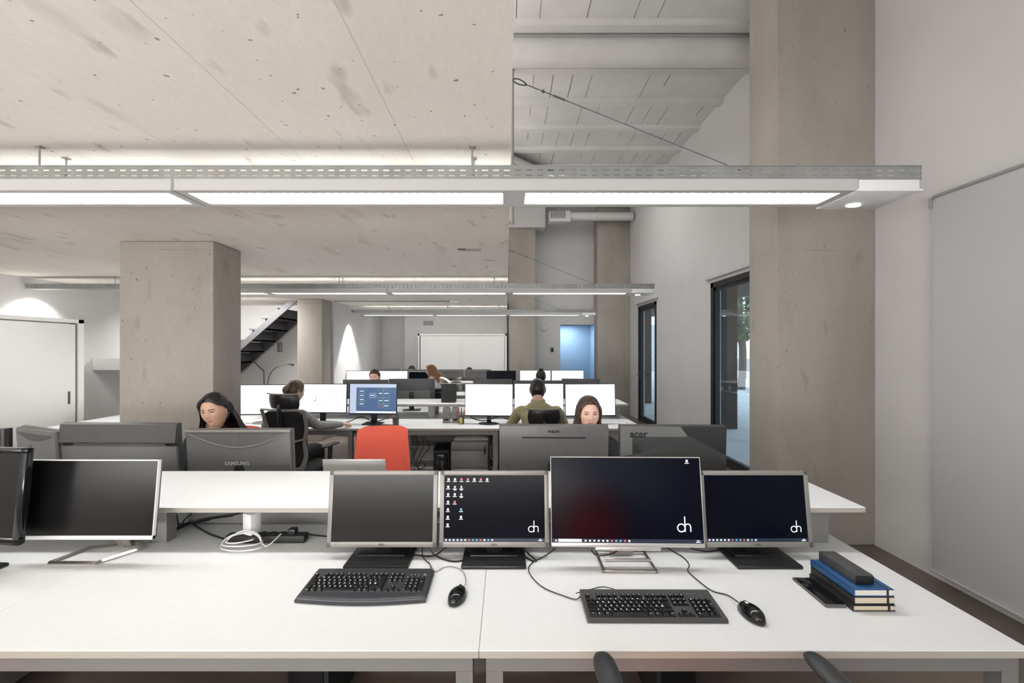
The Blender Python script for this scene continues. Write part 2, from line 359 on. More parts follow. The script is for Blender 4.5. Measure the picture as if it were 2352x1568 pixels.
tree(9.6, 17.8, 4.8, 'leafy tree seen outside through the near glass door')
tree(13.6, 25.0, 6.0, 'leafy tree standing farther off outside the near glass door')
tag(B().box(9.58, 9.78, 18.05, 18.1, 3.1, 3.35, mat=0).tube([(9.68,18.1,0),(9.68,18.1,3.2)], .02, mat=1).build('red_sign', [mat('red sign paint', (.5,.02,.05), .5), M['silver']]), 'small red sign on a post outside the near glass door', 'sign')
# whiteboard
t = thing('whiteboard', 'huge white glossy board leaning on the right wall beside the camera', 'whiteboard', (XR, 0, 0))
X0 = -.075; z0, z1, yb = .075, 2.68, 3.05
B().box(X0, -.01, -1.5, yb, z0, z1, .012).build('board_panel', M['wb'], t)
b = B(); b.tube([(X0-.004, -1.5, z1), (X0-.004, yb-.03, z1), (X0-.006, yb-.005, z1-.012), (X0-.004, yb, z1-.07)], .011, 8); b.build('edge_trim', mat('grey rubber edge', (.32,.31,.30), .5), t)
b = B(); b.tube([(X0-.004, -1.5, z0+.005), (X0-.004, yb, z0+.005)], .008, 8); b.build('bottom_rail', M['silverl'], t)
# cupboard left, cupboard far
t = thing('sliding_door_cupboard', 'large white sliding-door cupboard against the left wall', 'cupboard', (XL, 5.67, 0))
z1 = 2.0; fx = .45
B().box(.01, fx-.051, -2.4, -.02, 0, z1-.02).box(.01, fx, -2.4, 0, z1-.045, z1).box(.01, fx, -.07, 0, 0, z1).box(fx-.03, fx, -2.4, 0, 0, .06).build('body', M['cab'], t, smooth=False)
dm = mat('dark recess', (.05,.045,.04), .7)
B().box(fx-.05, fx-.0295, -.13, -.07, .06, z1-.05).build('door_gap', dm, t, smooth=False)
o = B().box(fx-.03, fx-.01, -1.25, -.1, .06, z1-.06, .004).build('sliding_door', M['cab'], t)
B().box(fx-.012, fx-.006, -.20, -.17, .93, 1.09, .003).build('pull', M['stair'], o)
o = B().box(fx-.045, fx-.028, -2.38, -1.2, .06, z1-.06, .004).build('sliding_door', M['cab'], t)
t = thing('sliding_door_cupboard', 'wide white sliding-door cupboard against the far wall', 'cupboard', (-2.16, YF-.25, 0))
w2 = 2.17; yF = -.42
B().box(.02, w2-.02, yF+.03, -.005, 0, z1-.02).box(0, w2, yF, -.005, z1-.045, z1).box(0, .04, yF, -.005, 0, z1).box(w2-.04, w2, yF, -.005, 0, z1).build('body', M['cab'], t, smooth=False)
B().box(.06, w2/2, yF+.008, yF+.025, .05, z1-.055, .004).build('sliding_door', M['cab'], t)
B().box(w2/2-.006, w2-.06, yF+.0, yF+.006, .05, z1-.055, .002).build('sliding_door', M['cab'], t)
B().box(.04, .06, yF+.01, yF+.03, .05, z1-.055).build('door_gap', dm, t, smooth=False)
tag(B().box(XL+.001, -5.0, 6.25, 6.95, 1.32, 1.49, .006).build('wall_shelf', M['wall']), 'thick pale grey shelf block on the left wall behind the cupboard', 'shelf')
# staircase
t = thing('open_staircase', 'dark grey open steel staircase rising to the slab behind the left column', 'staircase', (-5.38, 7.9, 0))
for k in range(9):
    x = .115+.235*k*1.0-.35; z = 1.15+.205*k
    if z+.2 > 2.505: break
    B().box(x, x+.30, 0, .80, z, z+.035, .004).build('tread', M['stair'], t)
    B().box(x+.27, x+.30, 0, .80, z, z+.20, .004).build('riser', M['stair'], t)
B().prism([(-.55, .62), (1.60, 2.50), (1.32, 2.50), (-.55, .87)], .80, .83, 'y').prism([(-.55, .62), (1.60, 2.50), (1.45, 2.50), (-.55, .76)], -.03, 0, 'y').build('stringer', M['stair'], t, smooth=False)
B().box(-.55, -.35, 0, .8, 0, .9).build('stair_foot', M['stair'], t, smooth=False)
hr = thing('handrail', 'thin dark handrail sloping beside the staircase wall', 'handrail', (0, 0, 0))
B().tube([P(553, 803, 8.6), P(606, 852, 8.6), P(607, 900, 8.6), Vector((P(607,900,8.6).x, 8.6, .0))], .014, 8).build('rail', M['stair'], hr)
# wall fittings
def small(name, bld, m, lab, cat, group=None): return tag(bld.build(name, m), lab, cat, group)
p = P(643, 797, 8.84); small('intercom_panel', B().box(p.x-.045, p.x+.045, 8.81, 8.849, p.z-.1, p.z+.1, .006), M['silver'], 'grey intercom panel on the wall below the staircase', 'intercom')
p = P(1268, 803, 11.3); small('card_reader', B().box(p.x-.035, p.x+.035, 11.27, 11.299, p.z-.055, p.z+.055, .006), M['blk'], 'small black card reader left of the corridor opening', 'card reader')
p = P(1250, 753, 11.3); small('wall_sensor', B().lathe([(.02,0),(.085,0),(.085,.02),(.06,.04),(.01,.045)], 20, M=T(p.x, 11.298, p.z) @ RX(PI/2)), M['wall'], 'round white sensor on the far wall', 'sensor')
def grille(x0, x1, y, z0, z1, lab, M0=Matrix()):
    t = thing('vent_grille', lab, 'vent', ((x0+x1)/2, y, (z0+z1)/2)); w_ = (x1-x0)/2; h_ = (z1-z0)/2
    B().box(-w_, w_, -.02, 0, -h_, -h_+.012).box(-w_, w_, -.02, 0, h_-.012, h_).box(-w_, -w_+.012, -.02, 0, -h_, h_).box(w_-.012, w_, -.02, 0, -h_, h_).build('frame', M['silver'], t, smooth=False)
    b = B(); n = 12
    for i in range(n): b.box(-w_+.02+i*(2*w_-.04)/n, -w_+.03+i*(2*w_-.04)/n, -.015, -.002, -h_+.012, h_-.012)
    b.build('slats', M['alu'], t, smooth=False)
pa = P(973, 737, 11.05); pb = P(995, 747, 11.05); grille(pa.x, pb.x, 11.049, pb.z, pa.z, 'small grey vent grille on the far wall above the white cupboard')
# recessed plate in the slab
t = thing('ceiling_plate', 'small recessed metal plate set in the concrete slab', 'plate', (-.328, 3.86, CZ))
B().box(-.1, .1, -.05, .06, -.008, -.0005, .002).build('plate', M['edge'], t); B().box(-.1, -.03, -.05, -.01, -.012, -.008).build('dark_slot', M['stair'], t, smooth=False)
# conduit on slab with twin spot
t = thing('ceiling_conduit', 'thin grey conduit with a twin spot running across the slab far back', 'conduit', (0, 0, CZ))
B().tube([(-3.15, 7.95, -.02), (-1.0, 7.95, -.02)], .012, 8).build('pipe', M['galv'], t)
b = B()
for dx in (-.02, .05): b.lathe([(.02,0),(.03,-.02),(.03,-.05)], 12, M=T(-.96+dx, 7.95, -.02))
b.box(-1.03, -.87, 7.92, 7.98, -.04, 0, .006).build('twin_spot', M['whitep'], t)
# duct on far high wall and sloping cable tray on the joist ceiling
t = thing('air_duct', 'white round air duct with a ribbed end high at the far wall', 'air duct', (0, 10.35, CAMZ+.305*10.35))
xa, xb = .098*10.35, .295*10.35
B().tube([(xa+.45, 0, 0), (xb-.05, 0, 0)], .10, 20).build('duct', M['wall'], t)
B().box(xa, xa+.5, -.14, .14, -.16, .1, .02).build('fan_box', M['wall'], t)
b = B()
for i in range(8): b.box(xa+.03+i*.045, xa+.05+i*.045, -.15, -.139, -.08, .09)
b.build('louvre', M['stair'], t, smooth=False)
B().tube([(xa+.2, 0, .1), (xa+.2, 0, .36)], .01).tube([(xb-.3, 0, .1), (xb-.3, 0, .36)], .01).build('hanger', M['galv'], t)
t = thing('pipe_run', 'short vertical pipe with valve hanging beside the slab edge', 'pipe', (.07, 5.4, 0))
B().tube([(0, 0, 5.13), (0, 0, 3.22), (-.06, 0, 3.18)], .025, 10).ball((0, 0, 3.2), .035, 10).build('pipe', M['edge'], t)
t = thing('cable_tray', 'white cable tray with dark lines crossing the joist ceiling diagonally', 'cable tray', (0, 0, HZ-.1))
for k in range(3):
    B().tube([Vector((-.3, 7.3+.22*k, -.05)), Vector((1.25, 8.8+.22*k, -.05))], .055, 8).build('tray_bar', M['upceil'], t)
B().tube([Vector((-.3, 7.42, -.02)), Vector((1.25, 8.92, -.02))], .03, 6).tube([Vector((-.3, 7.64, -.02)), Vector((1.25, 9.14, -.02))], .03, 6).build('cable', M['blk'], t)
# ------------------------------------------------------------------ lighting rows
ZL = 2.3135
def lamp_unit(lab):
    t = thing('linear_ceiling_lamp', lab, 'ceiling lamp', (0,0,ZL), 0, 'linear fluorescent lamps under the cable trunking')
    L_, W_ = 1.50, .22; b = B()
    b.box(0, L_, 0, .034, 0, .045).box(0, L_, W_-.034, W_, 0, .045).box(0, .05, .034, W_-.034, 0, .045).box(L_-.05, L_, .034, W_-.034, 0, .045).box(0, L_, 0, W_, .045, .05)
    b.build('housing', M['fix'], t, smooth=False)
    B().box(.055, L_-.055, .04, W_-.04, .030, .038).build('light_tube', M['lamp'], t, smooth=False)
    B().box(.03, L_-.03, W_-.034, W_-.003, .0505, .053).build('added_upward_strip', M['upfill'], t, smooth=False)  # added glowing strip that throws extra light on the slab
    B().box(0, L_, W_-.002, W_, .0505, .060).box(0, L_, W_-.0375, W_-.036, .0505, .060).build('added_strip_shield', M['fix'], t, smooth=False)  # lips added to screen the glowing strip from view and from the trunking
    b = B(); n = 36
    for i in range(n+1): x = .05+(L_-.1)*i/n; b.box(x-.0008, x+.0008, .036, W_-.036, .006, .022)
    for yy in (.038, W_/2, W_-.04): b.box(.05, L_-.05, yy-.001, yy+.001, .003, .022)
    b.build('louvre', M['blade'], t, smooth=False)
    return t
def trunk_row(y, x0, x1, lamps, lab, rowname, rods, first=[None], box=True):
    t = thing('cable_trunking', 'long galvanised cable trunking '+lab, 'cable trunking', (0, y, ZL), 0, 'galvanised cable trunkings carrying the lamps')
    z0, z1 = .051, .110; W_ = .13; b = B()
    for yy in (-.026, -.026+W_):
        b.box(x0, x1, yy, yy+.002, z0, z0+.012); b.box(x0, x1, yy, yy+.002, z0+.019, z0+.035); b.box(x0, x1, yy, yy+.002, z0+.042, z1)
        n = int((x1-x0)/.048)
        for i in range(n):
            x = x0+.048*i
            b.box(x, x+.021, yy, yy+.002, z0+.012, z0+.019); b.box(x, x+.021, yy, yy+.002, z0+.035, z0+.042)
        b.box(x0, x1, yy-.004, yy+.006, z1-.003, z1)
    b.box(x0, x1, -.026, W_-.024, z0-.002, z0); b.box(x1-.002, x1, -.026, W_-.024, z0, z1); b.box(x0, x0+.002, -.026, W_-.024, z0, z1)
    b.build('channel', M['galv'], t, smooth=False)
    b = B()
    for yy in (-.01, .02, .05, .08): b.tube([(x0+.02, yy, z0+.006), (x1-.2, yy, z0+.006)], .005, 6)
    b.build('cables', M['blk'], t)
    for rx in rods:
        for yy in (-.018, .098):
            B().tube([(rx, yy, z0+.02), (rx, yy, CZ-ZL-.0005)], .004, 6).box(rx-.012, rx+.012, yy-.012, yy+.012, CZ-ZL-.006, CZ-ZL-.001).build('hanger_rod', M['galv'], t)
    if box:
        B().box(x1-.275, x1-.01, -.03, .20, .006, .048, .003).build('emergency_light_box', M['whitep'], t)
        B().box(x1-.285, x1+.0, -.035, .22, -.004, .006, .002).build('emergency_light_cover', M['whitep'], t)
        B().ball((x1-.15, .16, -.004), (.035,.02,.006), 16).build('emergency_bulb', M['led'], t)
    for i, lx in enumerate(lamps):
        lb = f'linear lamp under the {rowname} trunking, '+['at its right end over the open bay', 'next to its right end lamp, under the slab', 'third from its right end', 'fourth from its right end, near the left wall', 'fifth from its right end'][i]
        if first[0] is None: o = lamp_unit(lb); first[0] = o; o.location = (lx, y-.03, ZL)
        else: dup(first[0], (lx, y-.03, ZL), 0, lb)
YL = [1.93, 5.36, 8.84]
trunk_row(YL[0], -4.4, 1.815, [.02+.015, -1.5+.035, -3.0+.05, -4.5+.06], 'nearest above the front desk', 'nearest', [-.15, -2.05])
trunk_row(YL[1], -5.90, 1.815, [.02+.015, -1.5+.035, -3.0+.05, -4.5+.06], 'above the second desk', 'second', [-.15, -2.05, -4.8])
trunk_row(YL[2], -3.14, 1.815, [.02+.015, -1.5+.035, -3.0+.05], 'farthest back above the third desk', 'farthest', [-.15, -1.2, -2.4])
trunk_row(-1.52, -4.4, 1.815, [.02+.015, -1.5+.035, -3.0+.05], 'behind the camera', 'hindmost', [-.15, -2.05])
for y, x, z in ((YL[2]+.06, -3.14, 2.36), (YL[1]+.1, -5.85, 2.36)):
    l = bpy.data.lights.new('trunk_end_spot', 'SPOT'); l.energy = 190 if y > 8 else 60; l.spot_size = D(72 if y > 8 else 120); l.spot_blend = .3 if y > 8 else 1; l.shadow_soft_size = .03; l.color = (1,.98,.94)
    o = bpy.data.objects.new('trunk_end_spot', l); C.objects.link(o); o.location = (x+.12, y, z-.06); o.rotation_euler = (0, D(9 if y > 8 else 20), 0)
l = bpy.data.lights.new('corridor_lamp', 'AREA'); l.energy = 30; l.size = .5; l.color = (.62,.78,1)
o = bpy.data.objects.new('corridor_lamp', l); C.objects.link(o); o.location = (1.9, YF+2.4, 2.4)
# suspension cables from slab edge to trunking ends
def sling(y, x1, lab):
    t = thing('suspension_wire', lab, 'wire', (0,0,0), 0, 'thin steel wires from the slab edge to the trunking ends')
    a = Vector((.03, y, 2.86)); e = Vector((x1, y, ZL+.11)); d = (e-a).normalized()
    B().tube([a+d*.06, e], .0022, 6).build('wire', M['stair'], t)
    b = B(); b.tube([a+Vector((-.01,0,0)), a+d*.03+Vector((0,0,.012)), a+d*.07, a+d*.03-Vector((0,0,.012)), a+Vector((-.01,0,-.002))], .003, 6, smooth=3); b.ball(a+d*.15, .008, 8); b.tube([a+d*.2, a+d*.26], .0045, 6)
    b.build('shackle', M['stair'], t)
sling(YL[0]+.07, 1.12, 'thin steel wire from the slab edge to the nearest trunking')
sling(YL[1]+.07, 1.12, 'thin steel wire from the slab edge to the second trunking')
sling(YL[2]+.07, 1.12, 'thin steel wire from the slab edge to the farthest trunking')
# ------------------------------------------------------------------ desks
DZ = .74; SZ = .93
def desk(x0, x1, y0, lab, first=False, legs=None):
    W_ = x1-x0; t = thing('office_desk', lab, 'desk', (x0, y0, 0), 0, 'white office desks joined in rows'); DP = 1.86
    for (a, c) in ((0, .92), (.94, DP)):
        b = B(); b.box(.0005, W_-.0005, a, c, DZ-.024, DZ, .002, seg=1); o = b.build('worktop', [M['desk'], M['edge']], t)
        for pgn in o.data.polygons:
            if abs(pgn.normal.z) < .5: pgn.material_index = 1
    b = B(); b.box(.02, W_-.02, .02, .05, DZ-.075, DZ-.0245); b.box(.02, W_-.02, DP-.05, DP-.02, DZ-.075, DZ-.0245)
    b.box(.02, .07, .05, DP-.05, DZ-.075, DZ-.0245); b.box(W_-.07, W_-.02, .05, DP-.05, DZ-.075, DZ-.0245); b.build('frame', M['alu'], t, smooth=False)
    for lx in (legs or (.02, W_-.07)):
        for ly in (.02, DP-.07): B().box(lx, lx+.05, ly, ly+.05, 0, DZ-.0755).build('leg', M['alu'], t, smooth=False)
    return t
def shelf(x0, x1, y0, lab, posts, dy=.57, bp=True):
    t = thing('raised_desk_shelf', lab, 'shelf', (x0, y0, DZ), 0, 'raised white shelves along the desk middles')
    o = B().box(0, x1-x0, 0, dy, SZ-DZ-.022, SZ-DZ, .002, seg=1).build('shelf_board', [M['desk'], M['edge']], t)
    for pgn in o.data.polygons:
        if abs(pgn.normal.z) < .5: pgn.material_index = 1
    B().box(.02, x1-x0-.03, .03, .05, SZ-DZ-.034, SZ-DZ-.0225).build('support_rail', M['alu'], t, smooth=False)
    for px in posts:
        for ya, zz in ((.08, .0345), (.40, .0225)): B().box(px-x0, px-x0+.08, ya, ya+.06, .0005, SZ-DZ-zz).build('post', M['alu'], t, smooth=False)
    if bp: B().box(.2, x1-x0-.25, .30, .312, .0005, SZ-DZ-.0225).build('back_panel', M['alu'], t, smooth=False)
    return t
Y1, Y2, Y3 = 1.272, 4.84, 8.35
desk(-.08, 1.54, Y1, 'front white desk on the right, below the camera, with two keyboards on it')
desk(-1.70, -.08, Y1, 'front white desk left of the seam, with the power strip under its shelf')
desk(-3.32, -1.70, Y1, 'front white desk at the left picture edge under the white-rimmed monitor')
shelf(-3.2, 1.57, 1.90, 'long white raised shelf across the front desks behind the row of dark monitors', [1.385, -1.625, -.1])
desk(-.08, 1.54, Y2, 'second row white desk on the right where the man in khaki sits')
desk(-1.70, -.08, Y2, 'second row white desk in the middle with two silver speakers')
desk(-3.32, -1.70, Y2, 'second row white desk where the person in the grey sweater works')
desk(-5.2, -3.32, Y2, 'second row white desk at the far left behind the column')
shelf(-3.2, 1.54, 5.50, 'white raised shelf of the second desk row carrying the black box', [1.37, -1.0, -2.9], bp=False)
desk(-.08, 1.54, Y3, 'third row white desk on the right near the second glass door')
desk(-1.70, -.08, Y3, 'third row white desk in the middle before the white far cupboard')
desk(-3.15, -1.70, Y3, 'third row white desk on the left before the lit partition')
shelf(-3.0, 1.54, 9.0, 'white raised shelf of the third desk row, farthest back', [1.37, -1.0, -2.7])
# ------------------------------------------------------------------ monitors
def dh(b, cx, cz, s, y):    # round monogram on the desktop pictures
    r = s*.33; t_ = s*.055
    b.tube([(cx-r*.75+r*math.cos(a), y, cz+r*math.sin(a)) for a in [2*PI*k/20 for k in range(21)]], t_, 5, flat=.3)
    b.tube([(cx+r*.25, y, cz-r), (cx+r*.25, y, cz+r*2.9)], t_, 5, flat=.3)
    b.tube([(cx+r*.25+r*.72+r*.72*math.cos(a), y, cz+r*.35+r*.62*math.sin(a)) for a in [PI-PI*k/10 for k in range(11)]]+[(cx+r*1.69, y, cz-r)], t_, 5, flat=.3)
def monitor(name, lab, loc, rz, W, H, zb, tilt, fm, sm, stand='flat', bez=(.014,.014,.016), dep=.045, top_inset=0, base=(.25,.17), base_off=0, bm_=None, neckm=None, group=None, z0=DZ, screen_on=None):
    t = thing(name, lab, 'monitor', (loc[0], loc[1], z0), rz, group)
    A = T(0, 0, zb-z0) @ RX(-tilt); bs, bt, bb = bez
    B(A).box(-W/2, W/2, -.004, .012, 0, bb, .0015).box(-W/2, W/2, -.004, .012, H-bt, H, .0015).box(-W/2, -W/2+bs, -.004, .012, 0, H, .0015).box(W/2-bs, W/2, -.004, .012, 0, H, .0015).build('bezel', fm, t)
    sh = B(A); sh.box(-W/2+.001, W/2-.001, .008, .022, .001, H-.001, .004); sh.box(-W*.40, W*.40, .02, dep, H*.1, H*.86, .012); sh.build('back_shell', bm_ or fm, t)
    B(A).box(-W/2+bs-.001, W/2-bs+.001, .0, .004, bb-.001, H-bt+.001).build('screen', sm, t, smooth=False)
    nm = neckm or M['blk']
    if stand == 'flat':
        B().box(-base[0]/2, base[0]/2, -base[1]/2+base_off, base[1]/2+base_off, 0.0005, .014, .005).box(-base[0]/2+.03, base[0]/2-.03, -.01+base_off, base[1]/2-.02+base_off, .010, .020, .004).build('stand_base', nm, t)
        B().box(-.035, .035, .035, .065, .012, zb-z0+H*.4, .006).box(-.03, .03, .02, .066, zb-z0+H*.15, zb-z0+H*.45, .006).build('stand_neck', nm, t)
    elif stand == 'round':
        B().lathe([(.001,.0005),(.12,.0005),(.12,.006),(.10,.012),(.03,.018),(.001,.018)], 28, sy=.8).build('stand_base', nm, t)
        B().box(-.025, .025, .028, .05, .012, zb-z0+H*.4, .006).build('stand_neck', nm, t)
    elif stand == 'ring':
        b = B(); x, y0_, y1_ = base[0]/2, -base[1]/2+base_off, base[1]/2+base_off
        b.box(-x, x, y0_, y0_+.012, .0005, .012, .003); b.box(-x, -x+.012, y0_, y1_, .0005, .012, .003); b.box(x-.012, x, y0_, y1_, .0005, .012, .003); b.box(-x, x, y1_-.012, y1_, .0005, .012, .003)
        b.build('stand_base', nm, t)
        B().box(-x+.018, x-.018, y0_+.03, y0_+.036, .03, .045, .002).prism([(y1_-.012, .008), (y1_+.02, zb-z0+H*.3), (y1_+.01, zb-z0+H*.3), (y1_-.03, .008)], -.05, .05, 'x').build('stand_neck', nm, t)
    return t, A
def taskbar(t, A, x0, x1, z, h, start=.0, n=12, search=0):
    b = B(A); b.box(x0, x1, -.0012, -.0004, z, z+h, mat=0); x = x0+h*.5
    if search: b.box(x0+.022, x0+.022+search, -.0022, -.0012, z+.002, z+h-.001, mat=1); b.box(x0+.01, x0+.016, -.0022, -.0012, z+h*.3, z+h*.7, mat=1); x = x0+.022+search+.012
    random.seed(int(x1*1000)+n)
    for i in range(n): b.box(x, x+h*.5, -.0022, -.0012, z+h*.25, z+h*.75, mat=(2 if i in (6, 9) else 3 if i in (7, 8, 11) else 1)); x += h*1.25
    b.box(x1-.028, x1-.01, -.0022, -.0012, z+h*.2, z+h*.4, mat=1); b.box(x1-.024, x1-.014, -.0022, -.0012, z+h*.6, z+h*.8, mat=1)
    b.build('taskbar', [M['e_bar'], M['e_white'], M['e_red'], M['e_cyan']], t, smooth=False)
def icons(t, A, cells, s):
    for (x, z, c) in cells:
        b = B(A); b.box(x-s*.4, x+s*.4, -.0018, -.0006, z, z+s*.9, .0008 if c else 0, mat=c, seg=1)
        if c != 3: b.box(x-s*.15, x+s*.35, -.0024, -.0018, z+s*.1, z+s*.35, mat=1 if c == 2 else 0)
        b.box(x-s*.8, x+s*.75, -.0018, -.0006, z-s*.5, z-s*.25, mat=0)
        if c == 1: b.box(x-s*.5, x+s*.55, -.0018, -.0006, z-s*.9, z-s*.65, mat=0)
        b.build('desktop_icon', [M['e_white'], M['e_grey'], M['e_red'], M['e_cyan']], t, smooth=False)
tilt = D(7)
def lettering(t, A, s, x, z, size, m, y=-.0045, bold=.01, back=False, D_=.045):
    MM = A @ (T(x, y, z) if not back else T(-x, D_, z) @ RZ(PI)) @ RX(PI/2)
    b = B(MM); b.text(s, size, Matrix(), .0006, bold=bold); b.build('lettering', m, t, smooth=False)
GF = 'silver framed monitors on the front desk'
kw = dict(W=.462, H=.312, zb=.789, tilt=tilt, fm=M['silver'], bez=(.018,.018,.022), base=(.262,.18), base_off=.0, bm_=M['blkm'])
t, A = monitor('computer_monitor', 'silver framed monitor with a blank black screen behind the left keyboard', (-.524, 1.83), 0, sm=M['scr_off'], group=GF, **kw)
lettering(t, A, 'DELL', 0, .011, .012, M['stair'], bold=.03)
t, A = monitor('computer_monitor', 'silver framed monitor whose dark desktop shows columns of small icons', (-.051, 1.83), 0, sm=M['scr_dark'], group=GF, **kw)
lettering(t, A, 'DELL', 0, .011, .012, M['stair'], bold=.03)
taskbar(t, A, -.213, .213, .0225, .013, n=13)
c = []
X = [-.196+.0275*i for i in range(7)]; Z = [.272-.031*i for i in range(7)]
for i, cc in enumerate([0,0,2,2,0,2,0]): c.append((X[i], Z[0], cc))
for j in range(1, 7): c.append((X[0]-.001, Z[j], 0))
for j, cc in ((1, 1), (2, 0), (3, 2)): c.append((X[1], Z[j], cc))
for j, cc in ((1, 1), (2, 1), (4, 3), (5, 0)): c.append((X[2], Z[j], cc))
icons(t, A, c, .0105)
b = B(A); dh(b, .165, .073, .036, -.0012); b.build('wallpaper_monogram', M['e_white'], t)
t, A = monitor('computer_monitor', 'largest front monitor, its dark desktop glowing red at the left and navy at the right', (.487, 1.745), D(-1.0), .612, .352, .828, D(8), M['silverl'], M['scr_wall'], stand='ring', bez=(.0025,.003,.016), base=(.218,.17), base_off=.05, neckm=M['chrome'], bm_=M['blkm'], dep=.03)
taskbar(t, A, -.30, .30, .0165, .014, n=11, search=.094)
icons(t, A, [(.252, .332, 0)], .011)
b = B(A); dh(b, .228, .075, .046, -.0012); b.build('wallpaper_monogram', M['e_white'], t)
B(A).box(-.13, .13, -.006, .02, -.013, .0005, .002).build('speaker_bar', M['silverl'], t)
t, A = monitor('computer_monitor', 'rightmost silver framed front monitor with an empty black desktop, beside the books', (1.058, 1.83), 0, sm=M['scr_dark'], group=GF, **kw)
lettering(t, A, 'DELL', 0, .011, .012, M['mgrey'], bold=.03)
taskbar(t, A, -.213, .213, .0225, .013, n=13)
b = B(A); dh(b, .165, .073, .036, -.0012); b.build('wallpaper_monogram', M['e_white'], t)
# white rimmed and glossy black at left
t, A = monitor('computer_monitor', 'white rimmed monitor with a dark blank screen on an open frame foot at the left', (-1.715, 1.775), 0, .55, .318, .845, D(6), M['whitep'], M['scr_off'], stand='none', bez=(.004,.004,.016), bm_=M['mgrey'], dep=.024)
b = B(); pts = [(-.155,.005),(.04,.005),(.125,.15),(.045,.185),(-.12,.14)]
for i in range(5):
    p, q = pts[i], pts[(i+1) % 5]; b.tube([(p[0], p[1], .0075), (q[0], q[1], .0075)], .0075, 4)
b.build('stand_base', M['chrome'], t); B().prism([(.16,.005),(.185,.005),(.08,.25),(.055,.25)], -.01, .05, 'x').build('stand_neck', M['chrome'], t)
t, A = monitor('computer_monitor', 'glossy black monitor cut off by the left picture edge', (-2.155, 1.70), D(-5), .56, .37, .865, D(5), M['blkg'], M['scr_off'], stand='flat', bez=(.028,.022,.03), bm_=M['blkg'], dep=.07)
# backs of the monitors on the far side of the first desk
def back_plane(A, D_): return A @ T(0, D_, 0) @ RZ(PI)
t, A = monitor('computer_monitor', 'grey backed monitor with a curved vent panel below the dark haired woman', (-1.62, 2.70), PI+D(1.5), .625, .385, .753, D(4), M['mgrey'], M['scr_white'], stand='flat', bez=(.016,.016,.02), dep=.05, bm_=M['mgrey'])
BP = back_plane(A, .024); W2 = .3125
B(BP).box(-W2+.001, W2-.001, -.03, .0, .02, .383, .012).build('rear_cover', M['mgrey'], t)
arc = [(-.29+.58*k/24, .365-.085*math.sin(PI*k/24)) for k in range(25)]
B(BP).prism(arc+[(.29, .367), (-.29, .367)], -.0325, -.028, 'y').build('vent_recess', M['dgrey'], t)
b = B(BP)
for k in range(110):
    x = -.285+.57*k/109; zt = .365; zz = .365-.085*math.sin(PI*(x+.29)/.58)
    if zt-zz > .004: b.add([(x-.004, -.034, zz+.002), (x-.0022, -.034, zz+.002), (x+.012*(1 if x > 0 else .6), -.034, zt), (x+.0102*(1 if x > 0 else .5), -.034, zt)], [(0,1,2,3)])
b.build('vent_ribs', M['silver'], t, smooth=False)
B(BP).tube([(x, -.032, z) for x, z in arc], .003, 6).box(-W2, W2, -.033, -.02, .372, .386, .003).build('vent_rim', M['silver'], t)
B(BP @ T(-.01, -.0305, .18) @ RX(PI/2)).text('SAMSUNG', .032, Matrix(), .0006, bold=.02).build('lettering', M['silverl'], t, smooth=False)
t, A = monitor('computer_monitor', 'large grey backed monitor with a thin dark slot below the brown haired woman', (.285, 2.66), PI-D(1.5), .655, .395, .773, D(3), M['dgrey'], M['scr_white'], stand='flat', bez=(.012,.012,.018), dep=.04, bm_=M['mgrey'])
BP = back_plane(A, .022)
B(BP).box(-.3265, .3265, -.02, 0, .002, .393, .009).build('rear_cover', M['mgrey'], t)
B(BP).box(-.19, .19, -.0215, -.018, .318, .326).build('slot', M['blk'], t, smooth=False)
B(BP @ T(0, -.0205, .358) @ RX(PI/2)).text('PHILIPS', .022, Matrix(), .0006, bold=.03).build('lettering', M['blk'], t, smooth=False)
B(BP).ball((-.055, -.02, .215), .004, 8).ball((.055, -.02, .215), .004, 8).build('screw_cover', M['silver'], t)
t, A = monitor('computer_monitor', 'angular two-tone dark grey backed monitor beside the near concrete column', (1.0, 2.66), PI-D(2), .635, .39, .776, D(3), M['dgrey'], M['scr_white'], stand='flat', bez=(.012,.012,.018), dep=.04, bm_=M['dgrey'])
BP = back_plane(A, .022)
br = mat('brushed grey plastic', (.17,.168,.165), .35, noise_=.12, nscale=30, streak=(.2, 1, 6))
B(BP).box(-.317, .317, -.012, 0, .002, .388, .004).build('rear_cover', M['dgrey'], t)
B(BP).prism([(-.312,.385),(.04,.385),(.085,.33),(-.18,.225),(-.312,.20)], -.018, -.011, 'y').build('brushed_panel', br, t, smooth=False)
B(BP).prism([(.05,.385),(.312,.385),(.312,.225),(.095,.33)], -.02, -.011, 'y').build('side_panel', M['blkm'], t, smooth=False)
B(BP).prism([(-.312,.0),(.312,.0),(.312,.21),(.092,.318),(-.18,.21),(-.312,.185)], -.028, -.011, 'y').build('lower_panel', mat('graphite plastic', (.05,.05,.05), .45), t, smooth=False)
B(BP @ T(-.205, -.0185, .338) @ RX(PI/2)).text('acer', .060, Matrix(), .0006, bold=.02).build('lettering', M['blk'], t, smooth=False)
t, A = monitor('computer_monitor', 'wide grey backed monitor with an overhanging upper half left of the curved vent one', (-2.32, 2.66), PI-D(1.5), .715, .41, .768, D(3), M['dgrey'], M['scr_white'], stand='flat', bez=(.012,.012,.018), dep=.04, bm_=M['dgrey'])
BP = back_plane(A, .022)
B(BP).prism([(-.0,.409),(-.014,.405),(-.032,.30),(0,.28)], -.357, .357, 'x').build('upper_cover', M['dgrey'], t, smooth=False)
B(BP).box(-.355, .355, -.0205, 0, .002, .278, .004).build('lower_cover', M['mgrey'], t)
B(BP).box(-.30, -.225, -.0215, -.0205, .155, .178).build('sticker', M['silver'], t, smooth=False)
